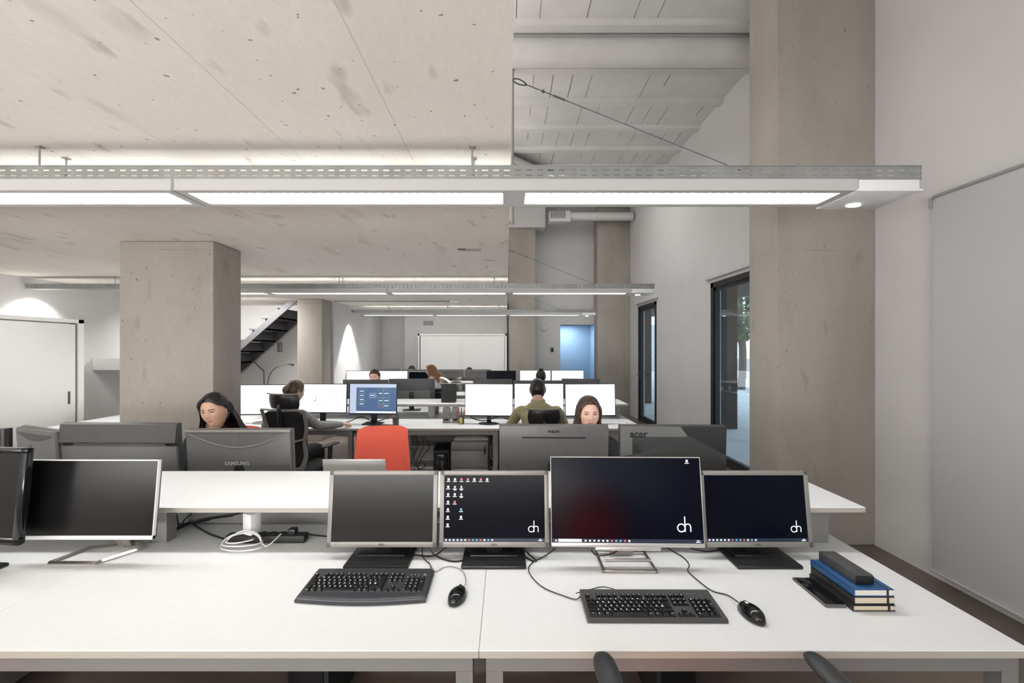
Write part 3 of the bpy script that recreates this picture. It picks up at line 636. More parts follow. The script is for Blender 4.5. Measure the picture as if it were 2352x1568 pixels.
t, A = monitor('computer_monitor', 'narrow looking grey backed monitor turned sideways at the left behind the others', (-2.87, 2.73), PI-D(22), .46, .36, .775, D(3), M['dgrey'], M['scr_off'], stand='flat', bez=(.016,.016,.02), dep=.04, bm_=M['mgrey'])
BP = back_plane(A, .022)
B(BP).box(-.228, .228, -.028, 0, .002, .358, .012).build('rear_cover', M['mgrey'], t)
B(BP).prism([(-.2+.4*k/16, .325-.04*math.sin(PI*k/16)) for k in range(17)]+[(.2,.33),(-.2,.33)], -.0295, -.027, 'y').build('hand_grip', M['dgrey'], t, smooth=False)
B(BP @ T(-.05, -.0285, .25) @ RX(PI/2)).text('DELL', .024, Matrix(), .0004).build('lettering', M['stair'], t, smooth=False)
p = P(13, 1015, 2.35); tag(B().tube([(p.x, p.y, .9305), (p.x, p.y, 1.195)], .026, 20).build('desk_canister', M['blk']), 'small black cylinder at the left edge behind the monitors', 'canister')
# laptop
t = thing('laptop', 'open silver laptop seen from behind its lid in front of the red chair', 'laptop', (-.917, 2.66, DZ+.0005), 0)
B().box(-.18, .18, .0, .24, .0008, .016, .005).build('base', M['silverl'], t)
B(T(0, .006, .012) @ RX(D(12))).box(-.19, .19, -.007, .0, 0, .212, .006).build('lid', M['silverl'], t)
# ------------------------------------------------------------------ second row monitors (facing the camera)
G2 = 'bright white screens on the second desk row'
def wm(name, lab, px0, px1, py0, py1, d, rz, sm, fm=M['blk'], stand='flat', g=None, zdesk=DZ, ti=3):
    a = P(px0, py0, d); c = P(px1, py1, d)
    return monitor(name, lab, ((a.x+c.x)/2, d), rz, (c.x-a.x)/max(.5, math.cos(rz)), a.z-c.z, c.z, D(ti), fm, sm, stand=stand, bez=(.006,.008,.014), base=(.22,.16), base_off=.01, group=g)
wm('computer_monitor', 'white screen partly hidden by the concrete column, left of the grey sweater', 545, 664, 883, 953, 5.2, D(3), M['scr_white'], g=G2, stand='round')
t, A = wm('computer_monitor', 'white screen with a faint line drawing right of the person in the grey sweater', 678, 797, 881, 949, 5.2, D(-3), M['scr_white'], g=G2)
b = B(A); b.tube([(.07, -.001, .30), (.19, -.001, .14)], .0015, 4); b.tube([(-.12, -.001, .11), (.2, -.001, .115)], .0012, 4, mat=1); b.box(-.10, -.05, -.0015, -.0005, .15, .155, mat=0); b.tube([(-.09, -.001, .13), (-.06, -.001, .19), (-.07, -.001, .21)], .004, 4)
b.build('line_drawing', [M['e_grey'], M['e_green']], t, smooth=False)
t, A = wm('computer_monitor', 'screen showing a blue technical drawing with green frames beside the red chair', 800, 912, 880, 952, 5.12, D(-4), M['scr_blue'])
Wm = .5735/2; Hm = .368
b = B(A); b.box(-Wm+.008, Wm-.008, -.0012, -.0004, Hm-.05, Hm-.009, mat=0); b.box(-Wm+.008, -Wm+.085, -.0012, -.0004, .016, Hm-.05, mat=0); b.box(-Wm+.085, Wm-.008, -.0014, -.0004, .02, .04, mat=3)
for (x0, x1, z0, z1, m_) in [(.06,.125,.20,.30,1),(.125,.20,.20,.30,1),(.06,.125,.13,.20,1),(.125,.20,.13,.20,1),(.06,.125,.08,.13,1),(.125,.20,.08,.13,1),(-.04,.035,.20,.25,3),(-.17,-.10,.25,.30,1),(-.17,-.10,.20,.25,1),(-.17,-.10,.15,.20,1),(-.17,-.10,.10,.15,1)]:
    for (a0, a1, c0, c1) in ((x0,x1,z0,z0+.002),(x0,x1,z1-.002,z1),(x0,x0+.002,z0,z1),(x1-.002,x1,z0,z1)): b.box(a0, a1, -.0014, -.0006, c0, c1, mat=m_)
    b.box(x0+.012, x1-.015, -.0014, -.0006, (z0+z1)/2-.004, (z0+z1)/2+.004, mat=2 if (x0 == .06 and z1 == .13) else 3)
b.build('drawing_content', [M['scr_pale'], M['e_green'], M['e_red'], M['e_white']], t, smooth=False)
wm('computer_monitor', 'white screen left of the man in khaki, beside the pen cup', 1067, 1178, 881, 956, 5.15, D(-4), M['scr_white'], g=G2, stand='round')
wm('computer_monitor', 'white screen straight in front of the man in khaki', 1181, 1295, 880, 950, 5.22, 0, M['scr_white'], g=G2)
wm('computer_monitor', 'white screen behind the brown haired woman, next to the right wall', 1298, 1415, 881, 956, 5.15, D(4), M['scr_white'], g=G2)
# backs on the far side of the second desk
G3 = 'dark monitor backs on the far side of the second desk'
def bm2(lab, px0, px1, py0, zb, d, rz=0, detail=0, g=G3, m_=None):
    a = P(px0, py0, d); c = P(px1, py0, d); W = c.x-a.x
    t, A = monitor('computer_monitor', lab, ((a.x+c.x)/2, d), PI+rz, W/math.cos(rz), a.z-zb, zb, D(3), M['dgrey'], M['scr_white'], stand='flat', bez=(.01,.01,.016), dep=.035, group=g, bm_=m_ or M['dgrey'])
    BP = back_plane(A, .022); B(BP).box(-W/2+.003, W/2-.003, -.016, 0, .002, a.z-zb-.002, .006).build('rear_cover', m_ or M['dgrey'], t)
    if detail == 1: B(BP).prism([(-W/2, .16), (W/2-.06, .17), (W/2-.06, .01), (-W/2, .01)], -.024, -.015, 'y').build('lower_cover', M['mgrey'], t, smooth=False)
    if detail == 2: B(BP).box(-W*.3, W*.3, -.018, -.015, (a.z-zb)*.80, (a.z-zb)*.83).build('slot', M['blk'], t, smooth=False)
    return t
bm2('dark monitor back below the short haired man facing the camera', 790, 893, 871, .80, 6.3)
bm2('tilted dark monitor back left of the black box with the open book', 895, 998, 869, .86, 6.3, D(6), 1)
bm2('dark monitor back above the left white screen of the man in khaki', 1087, 1176, 870, .86, 6.3)
bm2('dark monitor back beyond the head of the man in khaki', 1178, 1290, 873, .86, 6.35)
bm2('dark monitor back at the right end of the second desk row', 1291, 1376, 869, .86, 6.3, D(-8))
# third row
G4 = 'bright white screens on the third desk row'
wm('computer_monitor', 'far white screen behind the short haired man', 795, 866, 851, 890, 8.72, 0, M['scr_white'], g=G4)
wm('computer_monitor', 'far white screen just right of the short haired man', 868, 936, 851, 890, 8.72, 0, M['scr_white'], g=G4)
t, A = wm('computer_monitor', 'small far monitor with a pale frame and dark screen', 938, 984, 853, 885, 8.7, 0, M['scr_dark'], fm=M['silverl'])
wm('computer_monitor', 'far monitor with a dark screen left of the two small white screens', 1117, 1185, 851, 890, 8.65, 0, M['scr_dark'])
wm('computer_monitor', 'small far white screen left of the head with the bun', 1194, 1265, 850, 890, 8.7, 0, M['scr_white'], g=G4)
wm('computer_monitor', 'small far white screen right of the head with the bun', 1267, 1341, 850, 890, 8.7, 0, M['scr_white'], g=G4)
G5 = 'grey monitor backs at the farthest desk side'
for (a_, c_, y_, lb) in ((873, 921, 847, 'far grey monitor back right of the short haired man'), (923, 985, 848, 'far grey monitor back below the black hair of a hidden worker'), (1006, 1066, 848, 'far grey monitor back right of the auburn haired woman'), (1067, 1128, 848, 'rightmost far grey monitor back before the white cupboard')):
    bm2(lb, a_, c_, y_, .82, 9.75, 0, 2, G5, M['mgrey'])
# ------------------------------------------------------------------ things on the second desk row
p = P(1031, 0, 5.62); z = SZ+.0005
t = tag(B(T(p.x, 5.63, z) @ RZ(D(3))).box(-.10, .085, -.0, .22, 0, .245, .004).build('black_box', M['blkm']), 'square black box standing on the second raised shelf under the open book', 'box')
t = thing('open_book', 'open book with splayed white pages lying on the black box', 'book', (p.x+.01, 5.73, z+.2455))
for s_ in (-1, 1):
    b = B()
    for k in range(5):
        pr = [(s_*u*.14, .002+k*.012*math.sin(min(1, u*1.2)*PI/2)+u*k*.007) for u in [i/8 for i in range(9)]]
        b.add([(x, y_, zz) for x, zz in pr for y_ in (-.1, .1)], [(2*i, 2*i+1, 2*i+3, 2*i+2) for i in range(8)])
    b.add([(0,-.1,0),(0,.1,0),(s_*.14,.1,.001),(s_*.14,-.1,.001),(0,-.1,.006),(0,.1,.006),(s_*.14,.1,.006),(s_*.14,-.1,.006)], [(0,1,2,3),(4,5,6,7),(0,1,5,4),(2,3,7,6),(0,3,7,4),(1,2,6,5)])
    b.build('pages', M['paper'], t)
def spk(px, lab, name='desktop_speaker'):
    p = P(px, 968, 5.18); t = thing(name, lab, 'speaker', (p.x, 5.24, DZ+.0005), D(2), 'pair of silver desktop speakers')
    pr = [(-.045, 0), (.045, 0), (.045, .15), (.04, .175), (.025, .192), (0, .198), (-.025, .192), (-.04, .175), (-.045, .15)]
    B().prism(pr, -.035, .045, 'y').build('body', M['silver'], t)
    B().lathe([(.001,0),(.024,0),(.026,.004),(.001,.005)], 20, M=T(0,-.036,.105) @ RX(PI/2)).box(-.034, .034, -.038, -.0345, .055, .17, .001).build('grille', M['silver'], t)
    B().prism([(-.032,.052),(.032,.052),(.024,.032),(0,.024),(-.024,.032)], -.040, -.0345, 'y').build('control_recess', M['blk'], t, smooth=False)
spk(1024.5, 'left one of the two silver desktop speakers beside the pen cup'); spk(1045, 'right one of the two silver desktop speakers beside the pen cup')
def cup(px, d, lab, m_, pens, h=.1):
    p = P(px, 968, d); t = thing('pen_cup', lab, 'pen cup', (p.x, d, DZ+.0005), 0)
    B().box(-.030, .030, -.03, .03, 0, h, .004).build('cup', M['dgrey'], t)
    if m_ is M['yellow']: B().box(-.022, .012, -.0345, -.0305, .005, .075, .001).build('note_block', m_, t)
    for i, (dx, m2, hh) in enumerate(pens): B().tube([(dx, -.036+.01*i, .02), (dx*1.5, -.0+.01*i, hh)], .005, 6).build('pen', m2, t)
cup(1060, 5.16, 'yellow green and black pen cup with coloured pens between speakers and screen', M['yellow'], [(-.02, M['red'], .17), (.0, M['blk'], .18), (.02, M['red'], .16)])
cup(909, 5.02, 'dark pen cup at the right of the blue drawing screen', M['dgrey'], [(-.02, M['red'], .15), (.015, M['blk'], .14)])
tag(B(T(-1.45, 5.0, DZ+.0005) @ RZ(D(-8))).box(-.13, .13, -.11, .10, 0, .003, .001).build('mouse_pad', M['dgrey']), 'dark grey mouse pad on the second desk behind the red chair', 'mouse pad')
# monitor foot seen below the second shelf and black boxes
# keyboards on second row
for (x, lb) in ((.33, 'thin dark keyboard on the desk before the man in khaki'), (-2.35, 'thin dark keyboard on the desk before the person in the grey sweater')):
    t = thing('keyboard', lb, 'keyboard', (x, 5.0, DZ+.0005)); B().box(-.22, .22, -.07, .07, 0, .014, .004).build('case', M['blkm'], t)
    b = B(); 
    for j in range(5):
        for i in range(21): b.box(-.21+i*.02, -.193+i*.02, -.06+j*.024, -.04+j*.024, .013, .018)
    b.build('keys', M['blk'], t, smooth=False)
# crumpled paper at right
random.seed(4)
b = B(); b.grid(lambda u, v: Vector((.11*(u-.5)*2, .09*(v-.5)*2, .003+.045*(1-abs(2*u-1))*(1-abs(2*v-1))*(.6+.8*random.random()))), 12, 10)
o = tag(b.build('crumpled_paper', M['paper'], smooth=False), 'crumpled white paper at the right end of the second desk', 'paper'); o.location = (1.36, 4.98, DZ+.001)
# drawer pedestals, computer towers and crates under the desks
def pedestal(x, y, lab, key=True):
    t = thing('drawer_pedestal', lab, 'drawer unit', (x, y, 0), 0, 'grey drawer units under the desks')
    B().box(0, .42, .02, .55, .04, .56, .003).build('body', M['alu'], t)
    for (z0, z1) in ((.47, .555), (.265, .465), (.05, .26)):
        B().box(.003, .417, .0, .02, z0, z1-.004, .002).build('drawer', M['alu'], t)
    if key: B().lathe([(.001,0),(.008,0),(.008,.008),(.001,.008)], 12, M=T(.385,0,.51) @ RX(PI/2)).box(.375, .395, -.012, -.006, .43, .50, .002).build('key', M['blk'], t)
    for a in (.04, .38):
        for c_ in (.06, .5): B().tube([(a-.01, c_, .02), (a+.01, c_, .02)], .0195, 10).build('castor', M['blk'], t)
pedestal(-.63, 4.97, 'grey drawer unit with a key in its lock under the second row desk')
pedestal(-2.75, 1.75, 'grey drawer unit under the front left desk')
def tower(x, y, rz, lab, sx=.19, h=.44):
    t = thing('computer_tower', lab, 'computer', (x, y, 0), rz, 'black computer towers on the floor')
    B().box(-sx/2, sx/2, 0, .42, .0, h, .008).build('case', M['blkm'], t); B().box(-sx/2+.02, sx/2-.02, -.006, .001, .06, h-.03, .004).build('front_panel', M['blkg'], t)
tower(-.76, 5.1, D(6), 'black computer tower on the floor left of the grey drawer unit'); tower(.0, 5.15, 0, 'black computer tower on the floor right of the grey drawer unit', h=.5)
tower(-.85, 1.85, 0, 'black computer tower under the front desk left of the middle leg'); tower(.75, 1.9, 0, 'black computer tower under the front desk right of the middle leg'); tower(1.15, 2.3, 0, 'black computer tower under the right end of the front desk')
# papers on pedestal
tag(B(T(-.42, 5.2, .5605) @ RZ(D(4))).box(-.2, .2, -.15, .12, 0, .03, .003).box(-.17, .16, -.13, .13, .031, .045, .002).build('paper_pile', M['paper']), 'pile of papers lying on the grey drawer unit', 'papers')
# low storage unit visible beneath the second desk
t = thing('low_shelf_unit', 'low pale open storage unit beneath the second row desk', 'storage unit', (-1.92, 5.9, 0))
b = B(); b.box(0, 1.8, 0, .35, .0, .03); b.box(0, 1.8, 0, .35, .29, .31); b.box(0, 1.8, 0, .35, .55, .58); b.box(0, .02, 0, .35, 0, .58); b.box(1.78, 1.8, 0, .35, 0, .58); b.box(.6, .62, 0, .35, 0, .58); b.box(1.2, 1.22, 0, .35, 0, .58); b.box(0, 1.8, .34, .35, 0, .58)
b.build('carcass', M['cab'], t, smooth=False)
# hanging cables under second desk
def cable(name, pts, r, m_, lab, g=None, n=6, flat=1.0):
    return tag(B().tube(pts, r, n, smooth=8).build(name, m_), lab, 'cable', g)
GC = 'black cables hanging under the second row desk'
for i, (a_, b_, c_) in enumerate(((957, 953, 948), (970, 966, 960), (975, 980, 968))):
    cable('hanging_cable', [P(a_, 1002, 5.0), P(b_+6, 1025, 5.02), P(c_, 1052, 5.05), P(c_-8, 1078, 5.0), P(c_+10, 1100, 4.9)], .0045, M['blk'], 'thin black cable hanging below the second desk, '+['leftmost', 'middle', 'rightmost'][i]+' of three beside the red chair', GC)
cable('tangled_cable', [P(940,1078,4.9), P(955,1066,4.9), P(972,1062,4.9), P(976,1072,4.9), P(962,1076,4.9), P(955,1068,4.9), P(966,1082,4.9), P(975,1090,4.9)], .005, M['blk'], 'looped black cable lying near the floor right of the red chair')
cable('cable', [P(1135,1003,5.0), P(1127,1030,5.0), P(1129,1052,5.0), P(1146,1062,5.0)], .004, M['silver'], 'pale cable curving right of the grey drawer unit')
cable('monitor_cable', [P(640,962,5.3), P(690,972,5.2), P(750,976,5.2), P(800,968,5.2), P(830,957,5.25), P(860,968,5.2), P(893,958,5.3)], .006, M['blk'], 'black cables trailing behind the feet of the left second row screens')
cable('monitor_cable', [P(1080,958,5.25), P(1110,966,5.2), P(1150,955,5.25), P(1165,962,5.2), P(1195,955,5.3)], .006, M['blk'], 'black cables behind the screen next to the pen cup')
# desk lamp
t = thing('desk_lamp', 'thin curved black desk lamp in front of the staircase wall', 'lamp', (P(614,0,6.4).x, 6.4, DZ+.0005))
B().lathe([(.001,0),(.07,0),(.07,.012),(.001,.016)], 20).build('base', M['blk'], t)
q = lambda px, py: P(px, py, 6.4)-Vector(t.location)
B().tube([Vector((0,0,.01)), q(615, 900), q(615,876), q(622,856), q(637,842), q(658,836), q(668,836)], .006, 6, smooth=6).build('arm', M['blk'], t)
B().tube([q(664,836), q(674,838)], [.012,.018], 10).build('lamp_head', M['blk'], t)
# ------------------------------------------------------------------ front desk details
GL = {}
ROWS = ['1234567890-=', 'QWERTYUIOP[]', 'ASDFGHJKL;#@', '<ZXCVBNM,./']
def keyboard(lab, loc, rz, W, case_fn, pitch=.0188, z=.016, slope=D(5), depth=.13, y0=.02):
    t = thing('keyboard', lab, 'keyboard', (loc[0], loc[1], DZ+.0005), rz, 'black full-size keyboards on the front desk')
    A = case_fn(t)
    K = []      # x, row y, width, height, legend
    ys = [5.35, 4.0, 3.0, 2.0, 1.0, 0.0]
    x = 0; K.append((0, ys[0], 1, .85, 'Esc'))
    for g in range(3):
        for i in range(4): K.append((2+g*4.5+i, ys[0], 1, .85, f'F{g*4+i+1}'))
    K += [(i, ys[1], 1, 1, c) for i, c in enumerate(' '+ROWS[0])]; K.append((13, ys[1], 2, 1, '<'))
    K.append((0, ys[2], 1.5, 1, '')); K += [(1.5+i, ys[2], 1, 1, c) for i, c in enumerate(ROWS[1])]; K.append((13.75, ys[3], 1.25, 2, ''))
    K.append((0, ys[3], 1.75, 1, '')); K += [(1.75+i, ys[3], 1, 1, c) for i, c in enumerate(ROWS[2])]
    K.append((0, ys[4], 1.25, 1, '')); K += [(1.25+i, ys[4], 1, 1, c) for i, c in enumerate(ROWS[3])]; K.append((12.25, ys[4], 2.75, 1, ''))
    for x, w_, l in ((0,1.25,'Ctrl'),(1.25,1.25,'o'),(2.5,1.25,'Alt'),(3.75,6.25,''),(10,1.25,'Alt'),(11.25,1.25,'o'),(12.5,1.25,''),(13.75,1.25,'Ctrl')): K.append((x, 0, w_, 1, l))
    for j, r in ((0, .85), (1, 1), (2, 1)):
        for i in range(3): K.append((15.3+i, ys[j], 1, r, 'o'))
    K.append((16.3, ys[4], 1, 1, '^'))
    for i in range(3): K.append((15.3+i, ys[5], 1, 1, '-'))
    for i, c in enumerate('#/*-'): K.append((18.6+i, ys[1], 1, 1, c))
    for j, s_ in ((2, '789'), (3, '456'), (4, '123')):
        for i, c in enumerate(s_): K.append((18.6+i, ys[j], 1, 1, c))
    K.append((21.6, ys[3], 1, 2, '+')); K.append((21.6, ys[5], 1, 2, '')); K.append((18.6, ys[5], 2, 1, '0')); K.append((20.6, ys[5], 1, 1, '.'))
    g = .0022
    for (x, yy, w_, h_, l) in K:
        b = B(A); X0, X1 = x*pitch+g/2, (x+w_)*pitch-g/2; Y0, Y1 = yy*pitch*.93+g/2, (yy+h_)*pitch*.93-g/2; tp = .0028
        v = [(X0,Y0,0),(X1,Y0,0),(X1,Y1,0),(X0,Y1,0),(X0+tp,Y0+tp*.7,.0075),(X1-tp,Y0+tp*.7,.0075),(X1-tp,Y1-tp*.6,.0075),(X0+tp,Y1-tp*.6,.0075)]
        b.add(v, [(0,1,5,4),(1,2,6,5),(2,3,7,6),(3,0,4,7),(4,5,6,7)], 0)
        if l.strip(): b.text(l, .0078 if len(l) == 1 else .0045, T(X0+tp+.0045 if len(l) == 1 else (X0+X1)/2, (Y0+Y1)/2+.0012, .0076), .0001, 1, bold=.03)
        b.build('key', [M['blk'], M['legend']], t, smooth=False)
    return t, A
kc = mat('charcoal keyboard case', (.045,.046,.055), .3)
def case1(t):
    n = 24; W = .458; f = lambda u: -.022*math.sin(PI*u)-.0
    pr = lambda u: [(u-.5)*W]
    b = B()
    # sections across the depth: z profile, curved front
    def pt(u, v):
        x = (u-.5)*W*(1.0+.0*v); yf = -.012-.020*math.sin(PI*min(max(u,.0),1)); y = yf+(.165-yf)*v
        e = min(u, 1-u); r = min(1, e/.02); zt = .010+.016*v if v > .16 else .004+.0075*math.sin(min(v/.16, 1)*PI/2)+.002
        return Vector((x, y, zt*(.55+.45*r)+.004))
    b.grid(pt, 40, 30)
    b.grid(lambda u, v: Vector((pt(u, v).x*.99, pt(u, v).y*.98+.001, .001)), 40, 30)
    for fn in (lambda u, v: pt(u, 0).lerp(Vector((pt(u,0).x, pt(u,0).y+.002, .001)), v), lambda u, v: pt(u, 1).lerp(Vector((pt(u,1).x, pt(u,1).y-.002, .001)), v)): b.grid(fn, 40, 2)
    for fn in (lambda u, v: pt(0, u).lerp(Vector((pt(0,u).x+.002, pt(0,u).y, .001)), v), lambda u, v: pt(1, u).lerp(Vector((pt(1,u).x-.002, pt(1,u).y, .001)), v)): b.grid(fn, 30, 2)
    b.build('case', kc, t, sharp=60)
    B().tube([((u-.5)*W*.97, -.012-.020*math.sin(PI*u)+.006, .0125) for u in [i/30 for i in range(31)]], .0055, 8, flat=.5).build('palm_edge', mat('satin grey trim', (.16,.16,.17), .25, .4), t)
    A = T(-W/2+.012, .020, .0165) @ RX(math.atan2(.016, .17))
    b = B(A); 
    for i in range(3): b.box(.365+i*.014, .368+i*.014, .104, .107, .0005, .0012)
    b.box(.410, .424, .103, .104, .0003, .0012); b.text('G', .008, T(.417, .109, .001), .0001); b.build('indicator_marks', M['legend'], t, smooth=False)
    B(RX(.09)).box(-.2, .2, .13, .15, .0, .010).build('rear_foot', M['blk'], t)
    return A
keyboard('black keyboard with a rounded front edge, left of the desk seam', (-.508, 1.523), 0, .458, case1)
def case2(t):
    W = .452
    b = B(); b.prism([(0,.001),(.155,.001),(.155,.024),(.148,.027),(.004,.0125),(0,.009)], -W/2, W/2, 'x'); b.build('case', M['dgrey'], t, smooth=False)
    A = T(-W/2+.010, .010, .0128) @ RX(math.atan2(.0145, .144))
    b = B(A); b.box(.355, .362, .113, .116, .0012, .002); b.box(.365, .371, .113, .116, .0012, .002); b.box(.378, .383, .113, .116, .0012, .002); b.text('hp', .007, T(.405, .108, .0016), .0001); b.build('indicator_marks', M['silver'], t, smooth=False)
    return A
keyboard('black keyboard with straight edges, right of the desk seam', (.487, 1.398), D(-.3), .452, case2)
def mouse(lab, loc, rz, dot=False):
    t = thing('computer_mouse', lab, 'mouse', (loc[0], loc[1], DZ+.0005), rz, 'black wired mice on the front desk')
    def sh(u, v):
        a = u*2*PI; r = math.sin(v*PI/2)
        x = math.sin(a); y = math.cos(a)
        wd = .031*(1-.13*max(0, y)+.04*y*y) ; ln = .058
        X = wd*x*r*(1-.08*max(0,y)*r); Y = ln*y*r
        z = .004+.034*math.cos(v*PI/2)**.75*(1-.22*y*r)
        return Vector((X, Y, z))
    b = B(); b.grid(sh, 32, 14, closeu=True); b.build('shell', M['blkg'], t, sharp=80)
    B().lathe([(.0001,.0),(.0295,.0),(.0305,.006),(.0285,.009),(.0001,.009)], 32, M=Matrix.Diagonal((1,1.9,1,1))).build('base', M['mgrey'], t)
    B(T(0,.030,.0275)).tube([(-.003,0,0),(.003,0,0)], .0065, 12).build('scroll_wheel', M['blkm'], t)
    if dot: B(T(-.006,.015,.037)).ball((0,0,0), (.006,.009,.002), 12).build('button_badge', M['silverl'], t)
mouse('black mouse lying between the two keyboards', (-.172, 1.538), D(-12)); mouse('black mouse with a pale badge right of the straight keyboard', (.808, 1.437), D(6), True)
# cables
def cz(px, py, h=.004):   # a point on the desk top
    d = (CAMZ-DZ-h)*1000/(py-802); return Vector(((px-1163)*d/1000, d, DZ+h))
cable('mouse_cable', [cz(1068,1344,.015), cz(1070,1330), cz(1062,1311), cz(1040,1301), cz(1018,1303), cz(1000,1312), cz(985,1290)], .0016, M['silver'], 'thin pale cable looping from the left mouse')
cable('keyboard_cable', [cz(990,1307,.02), cz(987,1295,.01), cz(972,1280), cz(970,1258), cz(975,1240)], .002, M['blk'], 'black cable behind the right corner of the rounded keyboard')
cable('keyboard_cable', [cz(1334,1368,.012), cz(1322,1376), cz(1295,1368), cz(1250,1350), cz(1222,1325), cz(1214,1305), cz(1225,1290), cz(1250,1277), cz(1275,1260)], .002, M['blk'], 'black cable curving from the straight keyboard around the middle monitor foot')
cable('mouse_cable', [cz(1695,1382,.015), cz(1670,1366), cz(1635,1356), cz(1600,1330), cz(1580,1310), cz(1583,1297), cz(1570,1280), cz(1540,1262), cz(1520,1250)], .002, M['blk'], 'black cable from the right mouse up behind the large monitor')
cable('video_cable', [cz(885,1258,.03), cz(905,1264,.012), cz(945,1272,.006), cz(985,1277), cz(1010,1268,.01), cz(1030,1250,.03)], .003, M['blkm'], 'dark video cable between the first two silver monitor feet')
cable('video_cable', [cz(985,1258,.03), cz(1000,1275), cz(1030,1287), cz(1060,1287), cz(1085,1272), cz(1105,1258)], .0032, M['blk'], 'thick black cable sagging to the foot of the icon monitor')
cable('video_cable', [cz(1200,1258,.03), cz(1215,1272), cz(1232,1288), cz(1215,1284), cz(1195,1268)], .0032, M['blk'], 'black cables meeting right of the icon monitor foot')
cable('video_cable', [cz(1358,1262,.03), cz(1370,1275,.02), cz(1400,1273,.03), cz(1420,1264,.04)], .003, M['blk'], 'short black cable above the chrome monitor foot')
cable('power_cable', [cz(1585,1258,.02), cz(1620,1266,.006), cz(1660,1262), cz(1700,1256)], .003, M['blk'], 'black cable under the two right front monitors')
cable('usb_cable', [cz(1310,1362,.025)+Vector((.02,.0,0)), cz(1360,1352), cz(1385,1347), cz(1412,1353,.01)], .0015, M['blk'], 'thin black loop behind the straight keyboard')
# plug strip, charger, white cable, black bundle
t = thing('power_strip', 'black power strip lying under the raised shelf', 'power strip', (-1.095, 1.99, DZ+.0005), D(1))
B().box(-.18, .18, -.022, .030, 0, .036, .008).build('body', M['blkm'], t)
for i in range(4): B().lathe([(.0001,0),(.019,0),(.019,.003),(.016,.003),(.016,.001),(.0001,.001)], 20, M=T(-.02+.045*i, .004, .0358)).build('socket', M['blk'], t)
B().box(.1, .135, -.016, .022, .036, .062, .006).build('plug', M['blk'], t)
t = thing('charger_plug', 'white block charger plugged upright into the black power strip', 'charger', (-1.165, 1.995, DZ+.037), D(-24))
B().box(-.028, .028, -.028, .028, .0, .098, .007).build('block', M['whitep'], t)
b = B(); pts = []
for k in range(46):
    a = 2*PI*k/16+1.2; r = .10-.0012*k+.012*math.sin(k*.7); pts.append((-1.165+r*1.05*math.cos(a), 1.90+r*.55*math.sin(a)+.02, DZ+.006+.0375*max(0, math.sin(a))+.0008*k))
b.tube([(-1.02, 1.97, DZ+.045), (-1.05, 1.90, DZ+.02)]+pts, .0028, 6, smooth=3)
tag(b.build('charger_cable', M['whitep']), 'coiled white charger cable around the white block charger', 'cable')
cable('power_cable', [cz(700,1224,.02), cz(720,1228,.006), cz(760,1232)], .0035, M['blk'], 'black cable leaving the right end of the power strip')
cable('power_cable', [cz(516,1238,.02), cz(480,1225), cz(450,1208,.01), cz(435,1200,.02), cz(405,1212)], .0045, M['blk'], 'black cable from the left end of the power strip')
cable('power_cable', [cz(402,1216), cz(430,1205,.015), cz(470,1193,.03), cz(520,1185,.05), cz(565,1175,.09)], .005, M['blk'], 'thick black cable rising to the shelf underside beside the left post')
cable('power_cable', [cz(405,1214), cz(440,1202,.01), cz(490,1192,.02), cz(535,1184,.04)], .004, M['blk'], 'second black cable bundled with the thick rising one')
cable('power_cable', [cz(410,1210), cz(408,1195,.03), cz(405,1180,.07), cz(398,1172,.1)], .0035, M['blk'], 'thin black cable hanging behind the left shelf post')
cable('power_cable', [cz(416,1208), cz(425,1192,.03), cz(440,1180,.06)], .003, M['blk'], 'short thin black cable right of the one hanging behind the left post')
# note books, phone, case
def notebook(lab, x, y, z, w_, l, h, cov, pages, band=True, name='notebook'):
    t = thing(name, lab, 'notebook', (x, y, z), 0, 'notebooks stacked on the right of the front desk')
    B().box(0, w_, 0, l, 0, .0025, .001).box(0, w_, 0, l, h-.0025, h, .001).box(0, .003, 0, l, 0, h, .001).build('cover', cov, t)
    B().box(.003, w_-.004, .003, l-.003, .0025, h-.0025).build('pages', pages, t, smooth=False)
    if band: B().box(w_-.024, w_-.019, -.0008, l+.0008, -.0002, h+.0008).build('elastic_band', M['blk'], t, smooth=False)
nx, ny = 1.170, 1.464
notebook('black notebook with cream pages at the bottom of the stack', nx-.006, ny-.003, DZ+.0005, .143, .212, .020, M['blkm'], M['cream'])
notebook('black notebook with cream pages in the middle of the stack', nx, ny, DZ+.022, .136, .21, .025, M['blkm'], M['cream'])
notebook('blue notebook with white pages on top of the stack', nx, ny, DZ+.0485, .135, .212, .0235, M['blue'], M['paper'])
t = thing('glasses_case', 'long charcoal case lying on the blue notebook', 'case', (nx+.028, ny+.03, DZ+.073))
B().box(0, .062, 0, .178, 0, .034, .004).build('body', M['dgrey'], t); B().box(.0005, .0615, -.001, .001, .001, .030, .003).build('end_cap', M['blk'], t)
t = thing('smartphone', 'black smartphone lying left of the notebooks', 'phone', (1.088, 1.482, DZ+.0005), D(-1))
B().box(0, .072, 0, .182, 0, .010, .004).build('body', M['mgrey'], t); B().box(.003, .069, .004, .178, .0092, .0104, .0004).build('screen', M['blkg'], t)
